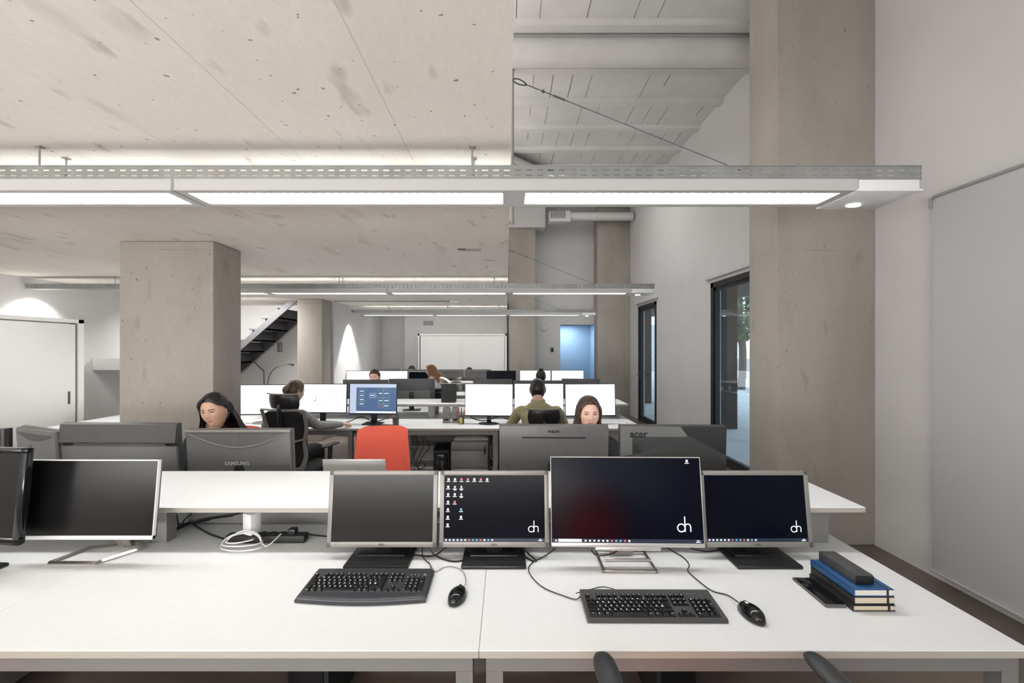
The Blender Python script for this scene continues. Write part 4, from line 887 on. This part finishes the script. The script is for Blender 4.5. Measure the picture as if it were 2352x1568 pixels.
# ------------------------------------------------------------------ chairs
def star_base(t, m_=None, z=0):
    m_ = m_ or M['blk']
    for k in range(5):
        a = 2*PI*k/5+.3; e = (math.cos(a)*.30, math.sin(a)*.30)
        B().tube([(0,0,.10), (e[0]*.5, e[1]*.5, .095), (e[0], e[1], .075)], [.028,.02,.015], 8, smooth=3).build('base_arm', m_, t)
        B().tube([(e[0]-.02, e[1], .03), (e[0]+.02, e[1], .03)], .03, 14).tube([(e[0], e[1], .03), (e[0], e[1], .08)], .008, 6).build('castor', M['blk'], t)
    B().tube([(0,0,.07), (0,0,.40)], [.03,.024], 12).build('gas_column', m_, t)
def arm_pads(t, dx=.3, h=.68, off=0, y=(-.13, .12), m_=None, splay=0, pad=(.042, .27)):
    for s_ in (-1, 1):
        def f(u, v):
            a = v*2*PI; L_ = pad[1]; yy = (u-.5)*L_+off; e = abs(2*u-1); w_ = pad[0]*math.sqrt(max(0, 1-e**4))*(1-.25*u)
            return Vector((w_*math.cos(a)+s_*dx+s_*splay*(1-u), yy, h+.013*math.sin(a)*math.sqrt(max(.0, 1-e**6))-.012*(u*2-1)**2*0))
        B().grid(lambda u, v: f(u, v), 24, 16).build('armrest_pad', M['pad'], t, sharp=80)
        B().tube([(s_*(dx+splay*.5), 0, h-.008), (s_*(dx+splay*.5), .01, h-.12), (s_*dx*.95, .02, .50), (s_*dx*.75, .02, .435)], [.022,.02,.018,.016], 8, smooth=4).build('armrest_post', M['blk'], t)
M['pad'] = mat('soft black armrest', (.03,.032,.035), .42, bump=.15, bscale=300)
def panel(b, w0, w1, z0, z1, y0, th, curve=.04, lean=.1, bow=.0, mat=None, n=20, rnd=.03):
    def f(u, v, s_):
        x = (u-.5)*2; zz = z0+(z1-z0)*v; w_ = (w0+(w1-w0)*v)/2
        ed = min(v, 1-v)*(z1-z0); k = 1 if ed > rnd else math.sqrt(max(0, 1-(1-ed/rnd)**2))*.25+.75
        t_ = th*(1-.65*abs(x)**6)*(1 if ed > .02 else .35+.65*ed/.02)
        return Vector((x*w_*k, y0+lean*v-bow*math.sin(PI*v)-curve*x*x+(s_*t_/2), zz))
    for s_ in (-1, 1): b.grid(lambda u, v: f(u, v, s_), n, n)
    for e in (0, 1):
        b.grid(lambda u, v: f(e, u, -1).lerp(f(e, u, 1), v), n, 1); b.grid(lambda u, v: f(u, e, -1).lerp(f(u, e, 1), v), n, 1)
    return b
def red_chair(lab, loc, rz, arms=True, pad_y=0, hw=.042, lean=.08, zt=1.02, h_arm=.68, splay=0, group='office chairs with coral red backs', seat=True):
    t = thing('office_chair', lab, 'chair', (loc[0], loc[1], 0), rz, group)     # sitter faces -Y
    star_base(t)
    b = B(); b.box(-.235, .235, -.24, .22, .41, .48, .03, seg=3); b.build('seat', M['red'], t)
    panel(B(), .46, .39, .56, zt, .215, .05, lean=lean, bow=.03).build('backrest', M['red'], t)
    panel(B(), .40, .34, .60, zt-.06, .25, .03, lean=lean, bow=.03).build('backrest_shell', M['blk'], t)
    B().box(-.035, .035, .05, .26, .39, .41, .006).tube([(0,.24,.40), (0,.29,.52), (0,.275,.72)], [.03,.03,.025], 8, smooth=4, flat=.5).build('back_bar', M['blk'], t)
    if arms: arm_pads(t, .295, h_arm, splay=splay, off=pad_y, pad=(hw, .27))
    return t
red_chair('coral red backed office chair with black armrests in front of the camera', (.565, .86), PI, h_arm=.757, pad_y=-.25, hw=.036)
red_chair('coral red backed office chair at the far left of the front desk', (-2.05, .80), PI-D(8))
red_chair('empty coral red chair standing behind the front desk between the two women', (-.97, 3.34), D(10), arms=False, lean=.05, zt=.99)
red_chair('coral red chair under the dark haired woman', (-2.20, 3.33), D(-6), zt=.985)
red_chair('coral red chair under the brown haired woman', (.57, 3.33), D(2), zt=1.0)
def mesh_chair(lab, loc, rz, frame, zt=1.05, head=(1.09, 1.21), w=.46, hoff=0):
    t = thing('mesh_office_chair', lab, 'chair', (loc[0], loc[1], 0), rz, 'high backed office chairs with headrests')
    star_base(t)
    B().box(-.24, .24, -.24, .22, .41, .48, .03, seg=3).build('seat', M['mesh'], t)
    panel(B(), w*.80, w*.93, .50, zt-.015, .25, .012, lean=.07, bow=.05, curve=.03).build('backrest_mesh', M['mesh'], t)
    b = B(); yb = lambda v, x: .262+.07*v-.05*math.sin(PI*v)-.03*x*x
    def rail(pts, r): b.tube([Vector((x*w/2, yb(v, x), .49+(zt-.49)*v)) for x, v in pts], r, 8, smooth=4, flat=.7)
    for s_ in (-1, 1): rail([(s_*.72,.0),(s_*.86,.2),(s_*.80,.45),(s_*.95,.7),(s_*1.0,1.0)], [.03,.022,.02,.02,.018])
    rail([(-1,1.0),(0,1.0),(1,1.0)], .013); rail([(-.8,.02),(0,.0),(.8,.02)], .024); rail([(-.82,.5),(0,.44),(.82,.56)], .018)
    b.build('backrest_frame', frame, t)
    B().tube([(0,.10,.40),(0,.30,.46),(0,.29,.7),(0,.345,zt),(0,.33,head[0]+.03)], [.03,.028,.022,.02,.016], 8, smooth=4).build('spine', M['blk'], t)
    def hf(u, v, s_): x = (u-.5)*2; z = (v-.5)*2; return Vector((x*.155*(1-.08*z*z)+hoff, .315+.02*v-.05*x*x+s_*.022*(1-.5*x**4)*(1-.4*z**4), head[0]+(head[1]-head[0])*v))
    b = B()
    for s_ in (-1, 1): b.grid(lambda u, v: hf(u, v, s_), 14, 8)
    for e in (0, 1): b.grid(lambda u, v: hf(e, u, -1).lerp(hf(e, u, 1), v), 8, 1); b.grid(lambda u, v: hf(u, e, -1).lerp(hf(u, e, 1), v), 14, 1)
    b.build('headrest', M['blk'], t)
    B().tube([Vector((x*.165+hoff, .345-.05*x*x, head[1]+.004)) for x in (-1,-.6,-.2,.2,.6,1)], .007, 6, smooth=3).build('headrest_frame', frame if frame is M['silver'] else M['mgrey'], t)
    arm_pads(t, .30, .68)
    return t
# ------------------------------------------------------------------ people
def sk(name, c): 
    m = mat(name, c, .5, noise_=.03, nscale=60, bump=.06, bscale=300); b = m.node_tree.nodes['Principled BSDF']; b.inputs['Subsurface Weight'].default_value = .12; b.inputs['Subsurface Radius'].default_value = (.01,.004,.002); return m
SKIN = {'a': sk('warm skin', (.54,.32,.215)), 'b': sk('fair skin', (.68,.43,.33))}
LIP = mat('lips', (.50,.17,.14), .4)
EYEW = mat('eye white', (.62,.58,.55), .3); IRIS = mat('dark iris', (.03,.018,.012), .15)
def hairm(name, c, c2): 
    m = mat(name, c, .38, noise_=.35, nscale=60, streak=(1,1,.12), bump=.5, bscale=160, spec=.5); return m
HAIR = {'black': hairm('black hair', (.012,.009,.008), 0), 'brown': hairm('dark brown hair', (.055,.028,.016), 0), 'auburn': hairm('auburn hair', (.22,.095,.04), 0), 'mid': hairm('brown hair', (.075,.045,.028), 0)}
def ga(x, s): return math.exp(-(x/s)**2)
def head_pt(th, ph):
    cx, cy, cz = math.cos(ph)*math.sin(th), -math.cos(ph)*math.cos(th), math.sin(ph)
    if cz > 0: k_ = max(.02, 1-cz*cz)**-.07; cx *= k_; cy *= k_
    x, y, z = .0755*cx, .094*cy, .116*cz
    if z < 0:
        t = -z/.116; x *= 1-.26*t**1.5
        if cy > 0: y *= 1-.5*t
        else: y *= 1-.10*t*t
    if cy < 0:
        k = abs(cy); a = abs(x)
        sq = min(1, k*1.5)
        y -= .012*k*(1-k)*1.3
        y += .004*ga(x, .05)*k                               # flatten the front
        nz = 0
        if -.030 < z < .032:
            v = (.032-z)/.050; v = min(1, max(0, v)); fall = min(1, max(0, (z+.030)/.010))
            nz = .021*v**1.25*ga(x, .0085+.003*v)*fall
        y -= nz
        y -= .007*ga(a-.0125, .0055)*ga(z+.017, .008)          # nostril wings
        y += .0095*ga(a-.031, .016)*ga(z-.011, .011)          # eye sockets
        y -= .0035*ga(a-.027, .022)*ga(z-.030, .008)          # brows
        y -= .0025*ga(x, .03)*ga(z-.06, .03)
        y -= .0065*ga(x, .021)*ga(z+.046, .010)
        y -= .0030*ga(x, .018)*(ga(z+.041, .0036)+1.15*ga(z+.051, .0042)); y += .0030*ga(x, .022)*ga(z+.046, .0016)
        y += .003*ga(x, .02)*ga(z+.063, .006)
        y -= .0085*ga(x, .022)*ga(z+.086, .016)
        y -= .0035*ga(a-.043, .018)*ga(z+.016, .018)
    return Vector((x, y, z))
def head(b, Mh, nu=112, nv=100):
    vs = []; fs = []; ms = []
    th = [(-PI+2*PI*i/nu) for i in range(nu)]
    th = [t-.32*math.sin(t)*1 for t in th]                     # denser toward the face
    for j in range(nv+1):
        ph = -PI/2+PI*j/nv; ph = max(-PI/2+.002, min(PI/2-.002, ph))
        for t in th: vs.append(head_pt(t, ph))
    for j in range(nv):
        for i in range(nu):
            f = (j*nu+i, j*nu+(i+1) % nu, (j+1)*nu+(i+1) % nu, (j+1)*nu+i); c = sum((vs[k] for k in f), Vector())/4
            lip = c.y < -.06 and abs(c.x) < .0205 and abs(c.z+.046) < .0082*(1-(abs(c.x)/.0205)**2)**.6
            fs.append(f); ms.append(1 if lip else 0)
    o = len(b.v); b.v += [b.M @ Mh @ v for v in vs]; b.f += [tuple(i+o for i in f) for f in fs]; b.m += ms
    return vs
def near(vs, x, z):
    return min((v for v in vs if v.y < 0), key=lambda v: (v.x-x)**2+(v.z-z)**2)
def loft(b, secs, n=24, mat=None):   # secs: centre, rx, ry, pitch
    vs = []; N = len(secs)
    for c, rx, ry, tl in secs:
        R = RX(tl)
        for k in range(n):
            a = 2*PI*k/n; ca, sa = math.cos(a), math.sin(a)
            p = R @ Vector((rx*math.copysign(abs(ca)**.85, ca), ry*math.copysign(abs(sa)**.85, sa), 0)); vs.append(Vector(c)+p)
    fs = [(i*n+k, i*n+(k+1) % n, (i+1)*n+(k+1) % n, (i+1)*n+k) for i in range(N-1) for k in range(n)]+[tuple(range(n))[::-1], tuple((N-1)*n+k for k in range(n))]
    return b.add(vs, fs, mat)
def hand(b, wrist, d, up, side, curl=.5, sc=1.0, hold=False):   # palm and five fingers; side=+1 thumb toward +cross
    d = Vector(d).normalized(); up = Vector(up); up = (up-d*up.dot(d)).normalized(); lat = d.cross(up)*side
    W = Vector(wrist); S = .01*sc
    def q(a, l, u): return W+d*a*S+lat*l*S+up*u*S
    b.tube([q(-1.5,0,0), q(0,0,0), q(2.5,.1,.15), q(6,.0,.35), q(8.6,-.1,.1)], [.026*sc,.025*sc,.033*sc,.040*sc,.034*sc], 14, smooth=4, flat=.45)
    for i, (l, L_) in enumerate(((2.8, 7.0), (.95, 7.8), (-.95, 7.2), (-2.7, 5.6))):
        r = (.0088 if i < 3 else .0076)*sc; a = 0; p = (8.0-.35*abs(i-1), l*1.0, .0); pts = [q(p[0]-1.5, p[1]*.9, .2)]; x, u = p[0], p[2]
        pts.append(q(x, l, u))
        for k, fr in enumerate((.45, .31, .24)):
            a += curl*(.45+.25*k)+.08*i*curl; x += math.cos(a)*L_*fr; u -= math.sin(a)*L_*fr; pts.append(q(x, l*(1+.03*k), u))
        b.tube(pts, [r*1.05, r*1.05, r, r*.92, r*.72], 9, smooth=4); b.ball(pts[-1], r*.74, 8)
    tp = [q(1.5,2.0,-.2), q(3.6,4.2,-.5), q(6.0,5.3,-.9), q(8.0,5.2,-1.4)]
    b.tube(tp, [.013*sc,.0115*sc,.0105*sc,.0078*sc], 9, smooth=4); b.ball(tp[-1], .0079*sc, 8)
def person(lab, loc, rz, hc, yaw, pitch, skin, hair, style, shirt, trousers, hands, roll=0, hs=1.0, elbows=None, shoulder=.185, neckline=.0, lean=0, sleeve_end=1.0, collar=None, brow=.0018, ear_side=0, down=0, nk=.14):
    """seated person; local frame faces -Y, hc = head centre (local), hands = two wrist points (x<0 first), local"""
    t = thing('person', lab, 'person', (loc[0], loc[1], 0), rz)
    hc = Vector(hc); nb = Vector((hc.x*.6, hc.y+.055, hc.z-nk)); hip = Vector((0, .06, .50)); sc = hs
    Mh = T(*hc) @ RZ(yaw) @ RY(roll) @ RX(pitch) @ Matrix.Scale(hs, 4)
    S = [nb+Vector((s_*(shoulder-.012), .012, -.095)) for s_ in (-1, 1)]
    E = []; 
    for i, s_ in enumerate((-1, 1)):
        w_ = Vector(hands[i]); 
        if elbows: E.append(Vector(elbows[i])); continue
        m = (S[i]+w_)/2; dd = (w_-S[i]); L_ = dd.length; off = math.sqrt(max(.0, .285**2-(L_/2)**2)); out = Vector((s_*.5, .35, -1)); out = (out-dd*out.dot(dd)/dd.length_squared).normalized(); E.append(m+out*off)
    # body: head, neck, forearms and hands in one mesh
    b = B(); vs = head(b, Mh)
    b.tube([nb+Vector((0,.012,-.05)), nb+Vector((0,.0,.02)), hc+(Mh.to_3x3() @ Vector((0,.022,-.055)))], [.066,.054,.052], 20, smooth=5)
    for i, s_ in enumerate((-1, 1)):
        w_ = Vector(hands[i]); dr = (w_-E[i]).normalized()
        b.tube([S[i], E[i], E[i].lerp(w_, .4), w_], [.045,.040,.038,.026], 14, smooth=5, mat=0)
        hd = dr*.6+Vector((0,-1,-.12))*.7 if True else dr
        hand(b, w_, hd, (0,0,1), -s_, .55)
    for s_ in (-1, 1):       # ears
        EM = Mh @ T(s_*.0735, .008, -.002) @ RY(s_*.12) @ RX(-.15)
        b.grid(lambda u, v: Vector((s_*(.004+.007*math.sin(v*PI)-.004*ga(v-.35,.2)*(1 if .2 < u else 1)), .0, 0))+Vector((0, .017*math.cos(u*2*PI)*math.sin(v*PI/2)*(1.0), .030*math.sin(u*2*PI)*math.sin(v*PI/2)*(1-.12*math.cos(u*2*PI)))), 18, 8, M=EM, closeu=True)
        b.ball((0,0,0), (.007,.015,.026), 12, M=EM)
    b.mat = 0
    b.build('body', [skin, LIP], t, sharp=70)
    for s_ in (-1, 1):
        eb = B(Mh)
        e = near(vs, s_*.031, .011); eb.mat = 0
        eb.ball((e.x, e.y+.0045, e.z-.0005), (.0122,.0075,.0052-.0022*down), 16)
        eb.ball((e.x, e.y-.0015, e.z-.0008-.001*down), (.0048,.0022,.0044-.0020*down), 12, mat=1)
        eb.build('eye', [EYEW, IRIS], t, sharp=80)
    lb = B(Mh); lidb = B(Mh)
    for s_ in (-1, 1):
        pts = []
        for k in range(9):
            u = k/8; x = .016+.031*u; v = near(vs, s_*x, .011); z = .0108-.0012*down+(.0056-.0026*down)*math.sin(PI*min(1, u*1.02))**.8; pts.append(Vector((s_*x, near(vs, s_*x, z).y-.0022-.001*math.sin(PI*u), z)))
        lb.tube(pts, [.0006]+[.0013]*7+[.0008], 6, smooth=2)
        bp = []
        for k in range(9):
            u = k/8; x = .012+.036*u; z = .0265+.0055*math.sin(PI*(.15+.62*u)); v = near(vs, s_*x, z); bp.append(Vector((s_*x, v.y-.0008, z)))
        lb.tube(bp, [brow*.9]+[brow*1.25]*3+[brow]*3+[brow*.6]*2, 6, smooth=2)
    lb.build('brows_and_lashes', HAIR[hair] if hair in ('black', 'brown', 'mid') else HAIR['mid'], t)
    # hair
    def cap(off, mask, nu=132, nv=104, jit=.0):
        b = B(Mh); P0 = {}; fs = []
        for j in range(nv+1):
            ph = -PI/2+PI*j/nv
            for i in range(nu):
                th = -PI+2*PI*i/nu; kq = max(.02, math.cos(ph)**2)**-.07 if ph > 0 else 1; p = Vector((.0755*kq*math.cos(ph)*math.sin(th), -.094*kq*math.cos(ph)*math.cos(th), .116*math.sin(ph)))
                if p.z < 0: p.x *= 1-.22*(-p.z/.116)**1.5; p.y *= (1-.5*(-p.z/.116)) if p.y > 0 else 1
                n_ = Vector((p.x/.0054, p.y/.0088, p.z/.0134)).normalized()
                P0[(i, j)] = (p, n_, th)
        def ok(i, j): return mask(P0[(i % nu, j)][0], P0[(i % nu, j)][2])
        used = {}
        vs_ = []
        def V(i, j, o):
            k = (i % nu, j, o)
            if k not in used:
                p, n_, th = P0[(i % nu, j)]; ed = mask(p, th)
                f = min(1, max(0, ed/.018)) if o else 0
                used[k] = len(vs_); vs_.append(p+n_*((off*(.35+.65*f)+jit*noise.noise(p*90)) if o else -.003))
            return used[k]
        for j in range(nv):
            for i in range(nu):
                q = [(i, j), (i+1, j), (i+1, j+1), (i, j+1)]
                if all(ok(*c) > 0 for c in q):
                    fs.append([V(*c, 1) for c in q]); fs.append([V(*c, 0) for c in q][::-1])
                    for a, c, ni, nj in ((0, 1, i, j-1), (1, 2, i+1, j), (2, 3, i, j+1), (3, 0, i-1, j)):
                        if 0 <= nj < nv and not all(ok(*cc) > 0 for cc in [(ni, nj), (ni+1, nj), (ni+1, nj+1), (ni, nj+1)]): fs.append([V(*q[c], 1), V(*q[a], 1), V(*q[a], 0), V(*q[c], 0)])
        b.add(vs_, fs); return b
    hm = HAIR[hair]
    def short_mask(front=.062, side=.008, back=-.075):
        def f(p, th):
            a = abs(th)/PI     # 0 front, 1 back
            if a < .28: h = front-.010*(a/.28)**2
            elif a < .42: h = front-.010+(side-front+.010)*((a-.28)/.14)
            elif a < .55: h = side
            elif a < .68: h = side+(back-side)*((a-.55)/.13)
            else: h = back
            return p.z-h
        return f
    if style == 'short': cap(.012, short_mask(), jit=.006).build('hair', hm, t, sharp=60)
    elif style == 'cropped': cap(.0045, short_mask(.058, .012, -.07), jit=.001).build('hair', hm, t, sharp=60)
    elif style in ('updo', 'bun'):
        b = cap(.010, short_mask(.068, .0, -.07), jit=.003)
        if style == 'updo':
            for k in range(4): b.tube([(-.035+.022*k, .085, .045), (-.03+.02*k, .105, .012), (-.02+.013*k, .098, -.025)], [.014,.017,.013], 10, smooth=5)
            b.ball((0, .092, -.02), (.036,.022,.03), 16)
        else: b.ball((0, .045, .122), (.038,.036,.028), 18); b.ball((0, .04, .105), (.03,.03,.02), 14)
        b.build('hair', hm, t, sharp=70)
    elif style == 'long':
        b = cap(.012, short_mask(.078, .045, -.075), jit=.002)
        # centre-parted curtain of hair falling round the back and the sides
        def lf(u, v):
            th0 = (.20+.10*min(1, v*3)) if v < .45 else .30+.08*(v-.45)
            tA = th0+(.26*min(1, max(0, (v-.10)/.12)) if ear_side > 0 else 0); tB = th0+(.26*min(1, max(0, (v-.10)/.12)) if ear_side < 0 else 0)
            a = tA*PI+(2*PI-tA*PI-tB*PI)*u
            z = .105-.36*v
            if z > -.02: rr = math.sqrt(max(.0, 1-(z/.120)**2)) if z > 0 else 1; rr = max(rr, .35)
            else: rr = 1
            fl = 1+.45*max(0, v-.42)
            rx, ry = (.0735+.014)*rr*fl, (.094+.013)*rr*(1-.18*max(0, v-.35))
            w_ = 1+.03*math.sin(a*17+v*3)+.02*math.sin(a*41+v*7)
            return Vector((rx*math.sin(a)*w_, -ry*math.cos(a)*w_+.006+.42*max(0, v-.30)*max(0, -math.cos(a)+.35*abs(math.sin(a))), z))
        Mv = T(*hc) @ RZ(yaw) @ Matrix.Scale(hs, 4)
        Mhi = Mh.inverted()
        def blend(u, v):
            p = lf(u, v); p1 = Mh @ p; p2 = Mv @ p
            return Mhi @ p1.lerp(p2, min(1, max(0, (v-.30)/.35)))
        for s0 in (0, 1):
            b.grid(lambda u, v: blend(u, v) if s0 == 0 else blend(u, v)*1.0+Vector(((0 if abs(u-.5) > .5 else 0), 0, 0))-blend(u, v).normalized()*.010, 72, 44)
        # locks rolling back from the parting over the temples
        for s_ in (-1, 1):
            for k in range(7):
                es = .030 if s_ == ear_side else 0
                b.tube([(s_*.003, -.052+.010*k, .112), (s_*(.030+.002*k), -.073+.007*k, .096-.002*k), (s_*(.062), -.064+.009*k+es*.3, .062), (s_*.0785, -.040+.010*k+es, .022+es*.3), (s_*.083, -.020+.009*k+es*1.2, -.03)], [.005,.010,.010,.009,.006], 8, smooth=5)
        b.build('hair', hm, t, sharp=60)
    # shirt
    b = B(); mid = hip.lerp(nb, .5)+Vector((0,.03,0)); an = math.atan2(nb.y-hip.y, nb.z-hip.z)
    loft(b, [(hip+Vector((0,0,-.06)), .17, .125, 0), (hip+Vector((0,0,.02)), .175, .13, -an*.5), (mid, .150, .112, -an), (hip.lerp(nb, .78)+Vector((0,.02,0)), shoulder-.012, .115, -an), (nb+Vector((0,.012,-.10)), shoulder-.0, .088, -an), (nb+Vector((0,.012,-.065)), shoulder*.86, .078, -an), (nb+Vector((0,.010,-.03)), shoulder*.58, .068, -an), (nb+Vector((0,.008,.0)), .075, .064, -an), (nb+Vector((0,.004,.02)), .062, .060, -an)])
    for i, s_ in enumerate((-1, 1)):
        w_ = E[i].lerp(Vector(hands[i]), sleeve_end-.02)
        b.tube([S[i]+Vector((-s_*.06, 0, .0)), S[i], S[i].lerp(E[i], .5), E[i], E[i].lerp(w_, .5), w_], [.050,.058,.056,.050,.045,.034], 14, smooth=6)
    o = b.build('shirt', shirt, t)
    r = o.modifiers.new('r', 'REMESH'); r.mode = 'VOXEL'; r.voxel_size = .011; r.use_smooth_shade = True
    s2 = o.modifiers.new('s', 'SMOOTH'); s2.factor = .6; s2.iterations = 5
    tex = bpy.data.textures.new('folds', 'CLOUDS'); tex.noise_scale = .09; dm_ = o.modifiers.new('d', 'DISPLACE'); dm_.texture = tex; dm_.strength = .018; dm_.mid_level = .5
    if collar:
        B().tube([nb+Vector((.066*math.cos(a), .006+.062*math.sin(a), .012-.012*math.sin(a))) for a in [2*PI*k/20 for k in range(21)]], .010, 8, flat=1.4).build('collar', shirt, t)
    # trousers and shoes
    b = B(); b.ball((0, .05, .50), (.175,.15,.10), 20)
    for s_ in (-1, 1):
        b.tube([(s_*.09, .06, .52), (s_*.12, -.18, .545), (s_*.12, -.36, .53), (s_*.12, -.40, .48), (s_*.12, -.38, .28), (s_*.12, -.36, .09)], [.095,.085,.066,.06,.052,.042], 14, smooth=5)
    o = b.build('trousers', trousers, t); r = o.modifiers.new('r', 'REMESH'); r.mode = 'VOXEL'; r.voxel_size = .014; r.use_smooth_shade = True
    for s_ in (-1, 1): B(T(s_*.12, -.42, 0)).grid(lambda u, v: Vector((.045*math.cos(v*2*PI)*math.sin(PI*(.08+.84*u))**.5, -.11+.24*u, .045+.04*math.sin(v*2*PI)*(.6+.4*u))), 14, 14).build('shoe', M['blk'], t)
    return t
CL = {'black': mat('black clothing', (.015,.015,.017), .85, bump=.2, bscale=300), 'grey': mat('light grey sweater', (.34,.35,.35), .9, noise_=.06, nscale=200, bump=.3, bscale=300), 'khaki': mat('olive khaki shirt', (.36,.335,.20), .85, noise_=.05, nscale=40, bump=.2, bscale=300),
      'denim': mat('dark trousers', (.03,.035,.045), .85), 'white': mat('white shirt', (.62,.62,.62), .8), 'rust': mat('rust top', (.30,.07,.04), .85)}
dz = DZ+.035
person('person with long dark hair looking down behind the curved vent monitor', (-2.17, 3.26), D(-8), (.14, -.17, 1.190), D(10), D(11), SKIN['a'], 'black', 'long', CL['black'], CL['denim'], [(-.16, -.42, dz), (.20, -.44, dz)], hs=1.02, ear_side=1, down=1, brow=.0022, roll=D(-4))
person('person with long brown hair facing the camera over the large grey monitor', (.56, 3.20), D(3), (-.005, -.20, 1.178), D(-2), D(6), SKIN['b'], 'brown', 'long', CL['black'], CL['denim'], [(-.18, -.40, dz), (.18, -.42, dz)], hs=.98)
person('person in a light grey sweater seen from behind reaching over the second desk', (-2.22, 4.40), PI-D(6), (-.055, -.05, 1.185), D(-24), D(12), SKIN['b'], 'mid', 'updo', CL['grey'], CL['black'], [(-.34, -.50, dz+.01), (.25, -.42, dz)], hs=.98, elbows=[(-.24, -.17, .83), (.30, -.12, .82)], shoulder=.165)
person('person with cropped dark hair in an olive khaki shirt seen from behind', (.33, 4.52), PI, (.0, -.07, 1.19), D(-3), D(8), SKIN['b'], 'black', 'cropped', CL['khaki'], CL['denim'], [(-.30, -.46, dz), (.22, -.42, dz)], hs=1.06, shoulder=.205, nk=.118, collar=True, elbows=[(-.30, -.20, .80), (.29, -.18, .80)])
person('person with short brown hair facing the camera, eyes just above a dark monitor', (-2.08, 6.98), 0, (0, -.10, 1.18), 0, D(4), SKIN['b'], 'brown', 'short', CL['black'], CL['denim'], [(-.2, -.42, dz), (.2, -.42, dz)])
person('person with a dark bun seen from behind before the small far white screens', (.65, 8.15), PI, (0, -.05, 1.10), 0, D(5), SKIN['a'], 'black', 'bun', CL['black'], CL['denim'], [(-.2, -.40, dz), (.2, -.40, dz)], hs=1.12)
person('person with long auburn hair in profile at the third desk row', (-1.36, 8.0), D(200), (0, -.10, 1.215), D(70), D(6), SKIN['b'], 'auburn', 'long', CL['white'], CL['denim'], [(-.2, -.40, dz), (.2, -.40, dz)], hs=.98)
person('person hidden but for the top of black hair above the far left monitor backs', (-2.22, 10.35), 0, (0, -.12, 1.115), 0, D(12), SKIN['a'], 'black', 'short', CL['black'], CL['denim'], [(-.2, -.42, dz), (.2, -.42, dz)])
person('person hidden but for a dark sliver of hair above the rightmost far monitor backs', (-.87, 10.35), 0, (0, -.12, 1.075), 0, D(12), SKIN['a'], 'black', 'short', CL['black'], CL['denim'], [(-.2, -.42, dz), (.2, -.42, dz)])
mesh_chair('grey framed black mesh chair with headrest holding the person in the grey sweater', (-2.03, 4.36), PI-D(12), M['silver'], zt=1.055, head=(1.065, 1.20), w=.45)
mesh_chair('black mesh chair with a low headrest holding the man in khaki', (.36, 4.46), PI, M['silver'], zt=.89, head=(.905, 1.045), w=.44)
for (x, y, rz, lb) in ((-2.08, 7.05, 0, 'plain black chair under the short haired man beyond the second desk'), (.65, 8.08, PI, 'plain black chair under the person with the bun'), (-1.36, 7.98, D(200), 'plain black chair under the auburn haired person'), (-2.22, 10.42, 0, 'plain black chair under the far left worker'), (-.87, 10.42, 0, 'plain black chair under the far right worker')):
    t = red_chair(lb, (x, y), rz, arms=False, lean=.03, zt=.92, group='plain black office chairs')
    for ch in t.children:
        if ch.name.split('.')[0] in ('seat', 'backrest'): ch.data.materials[0] = M['mesh']
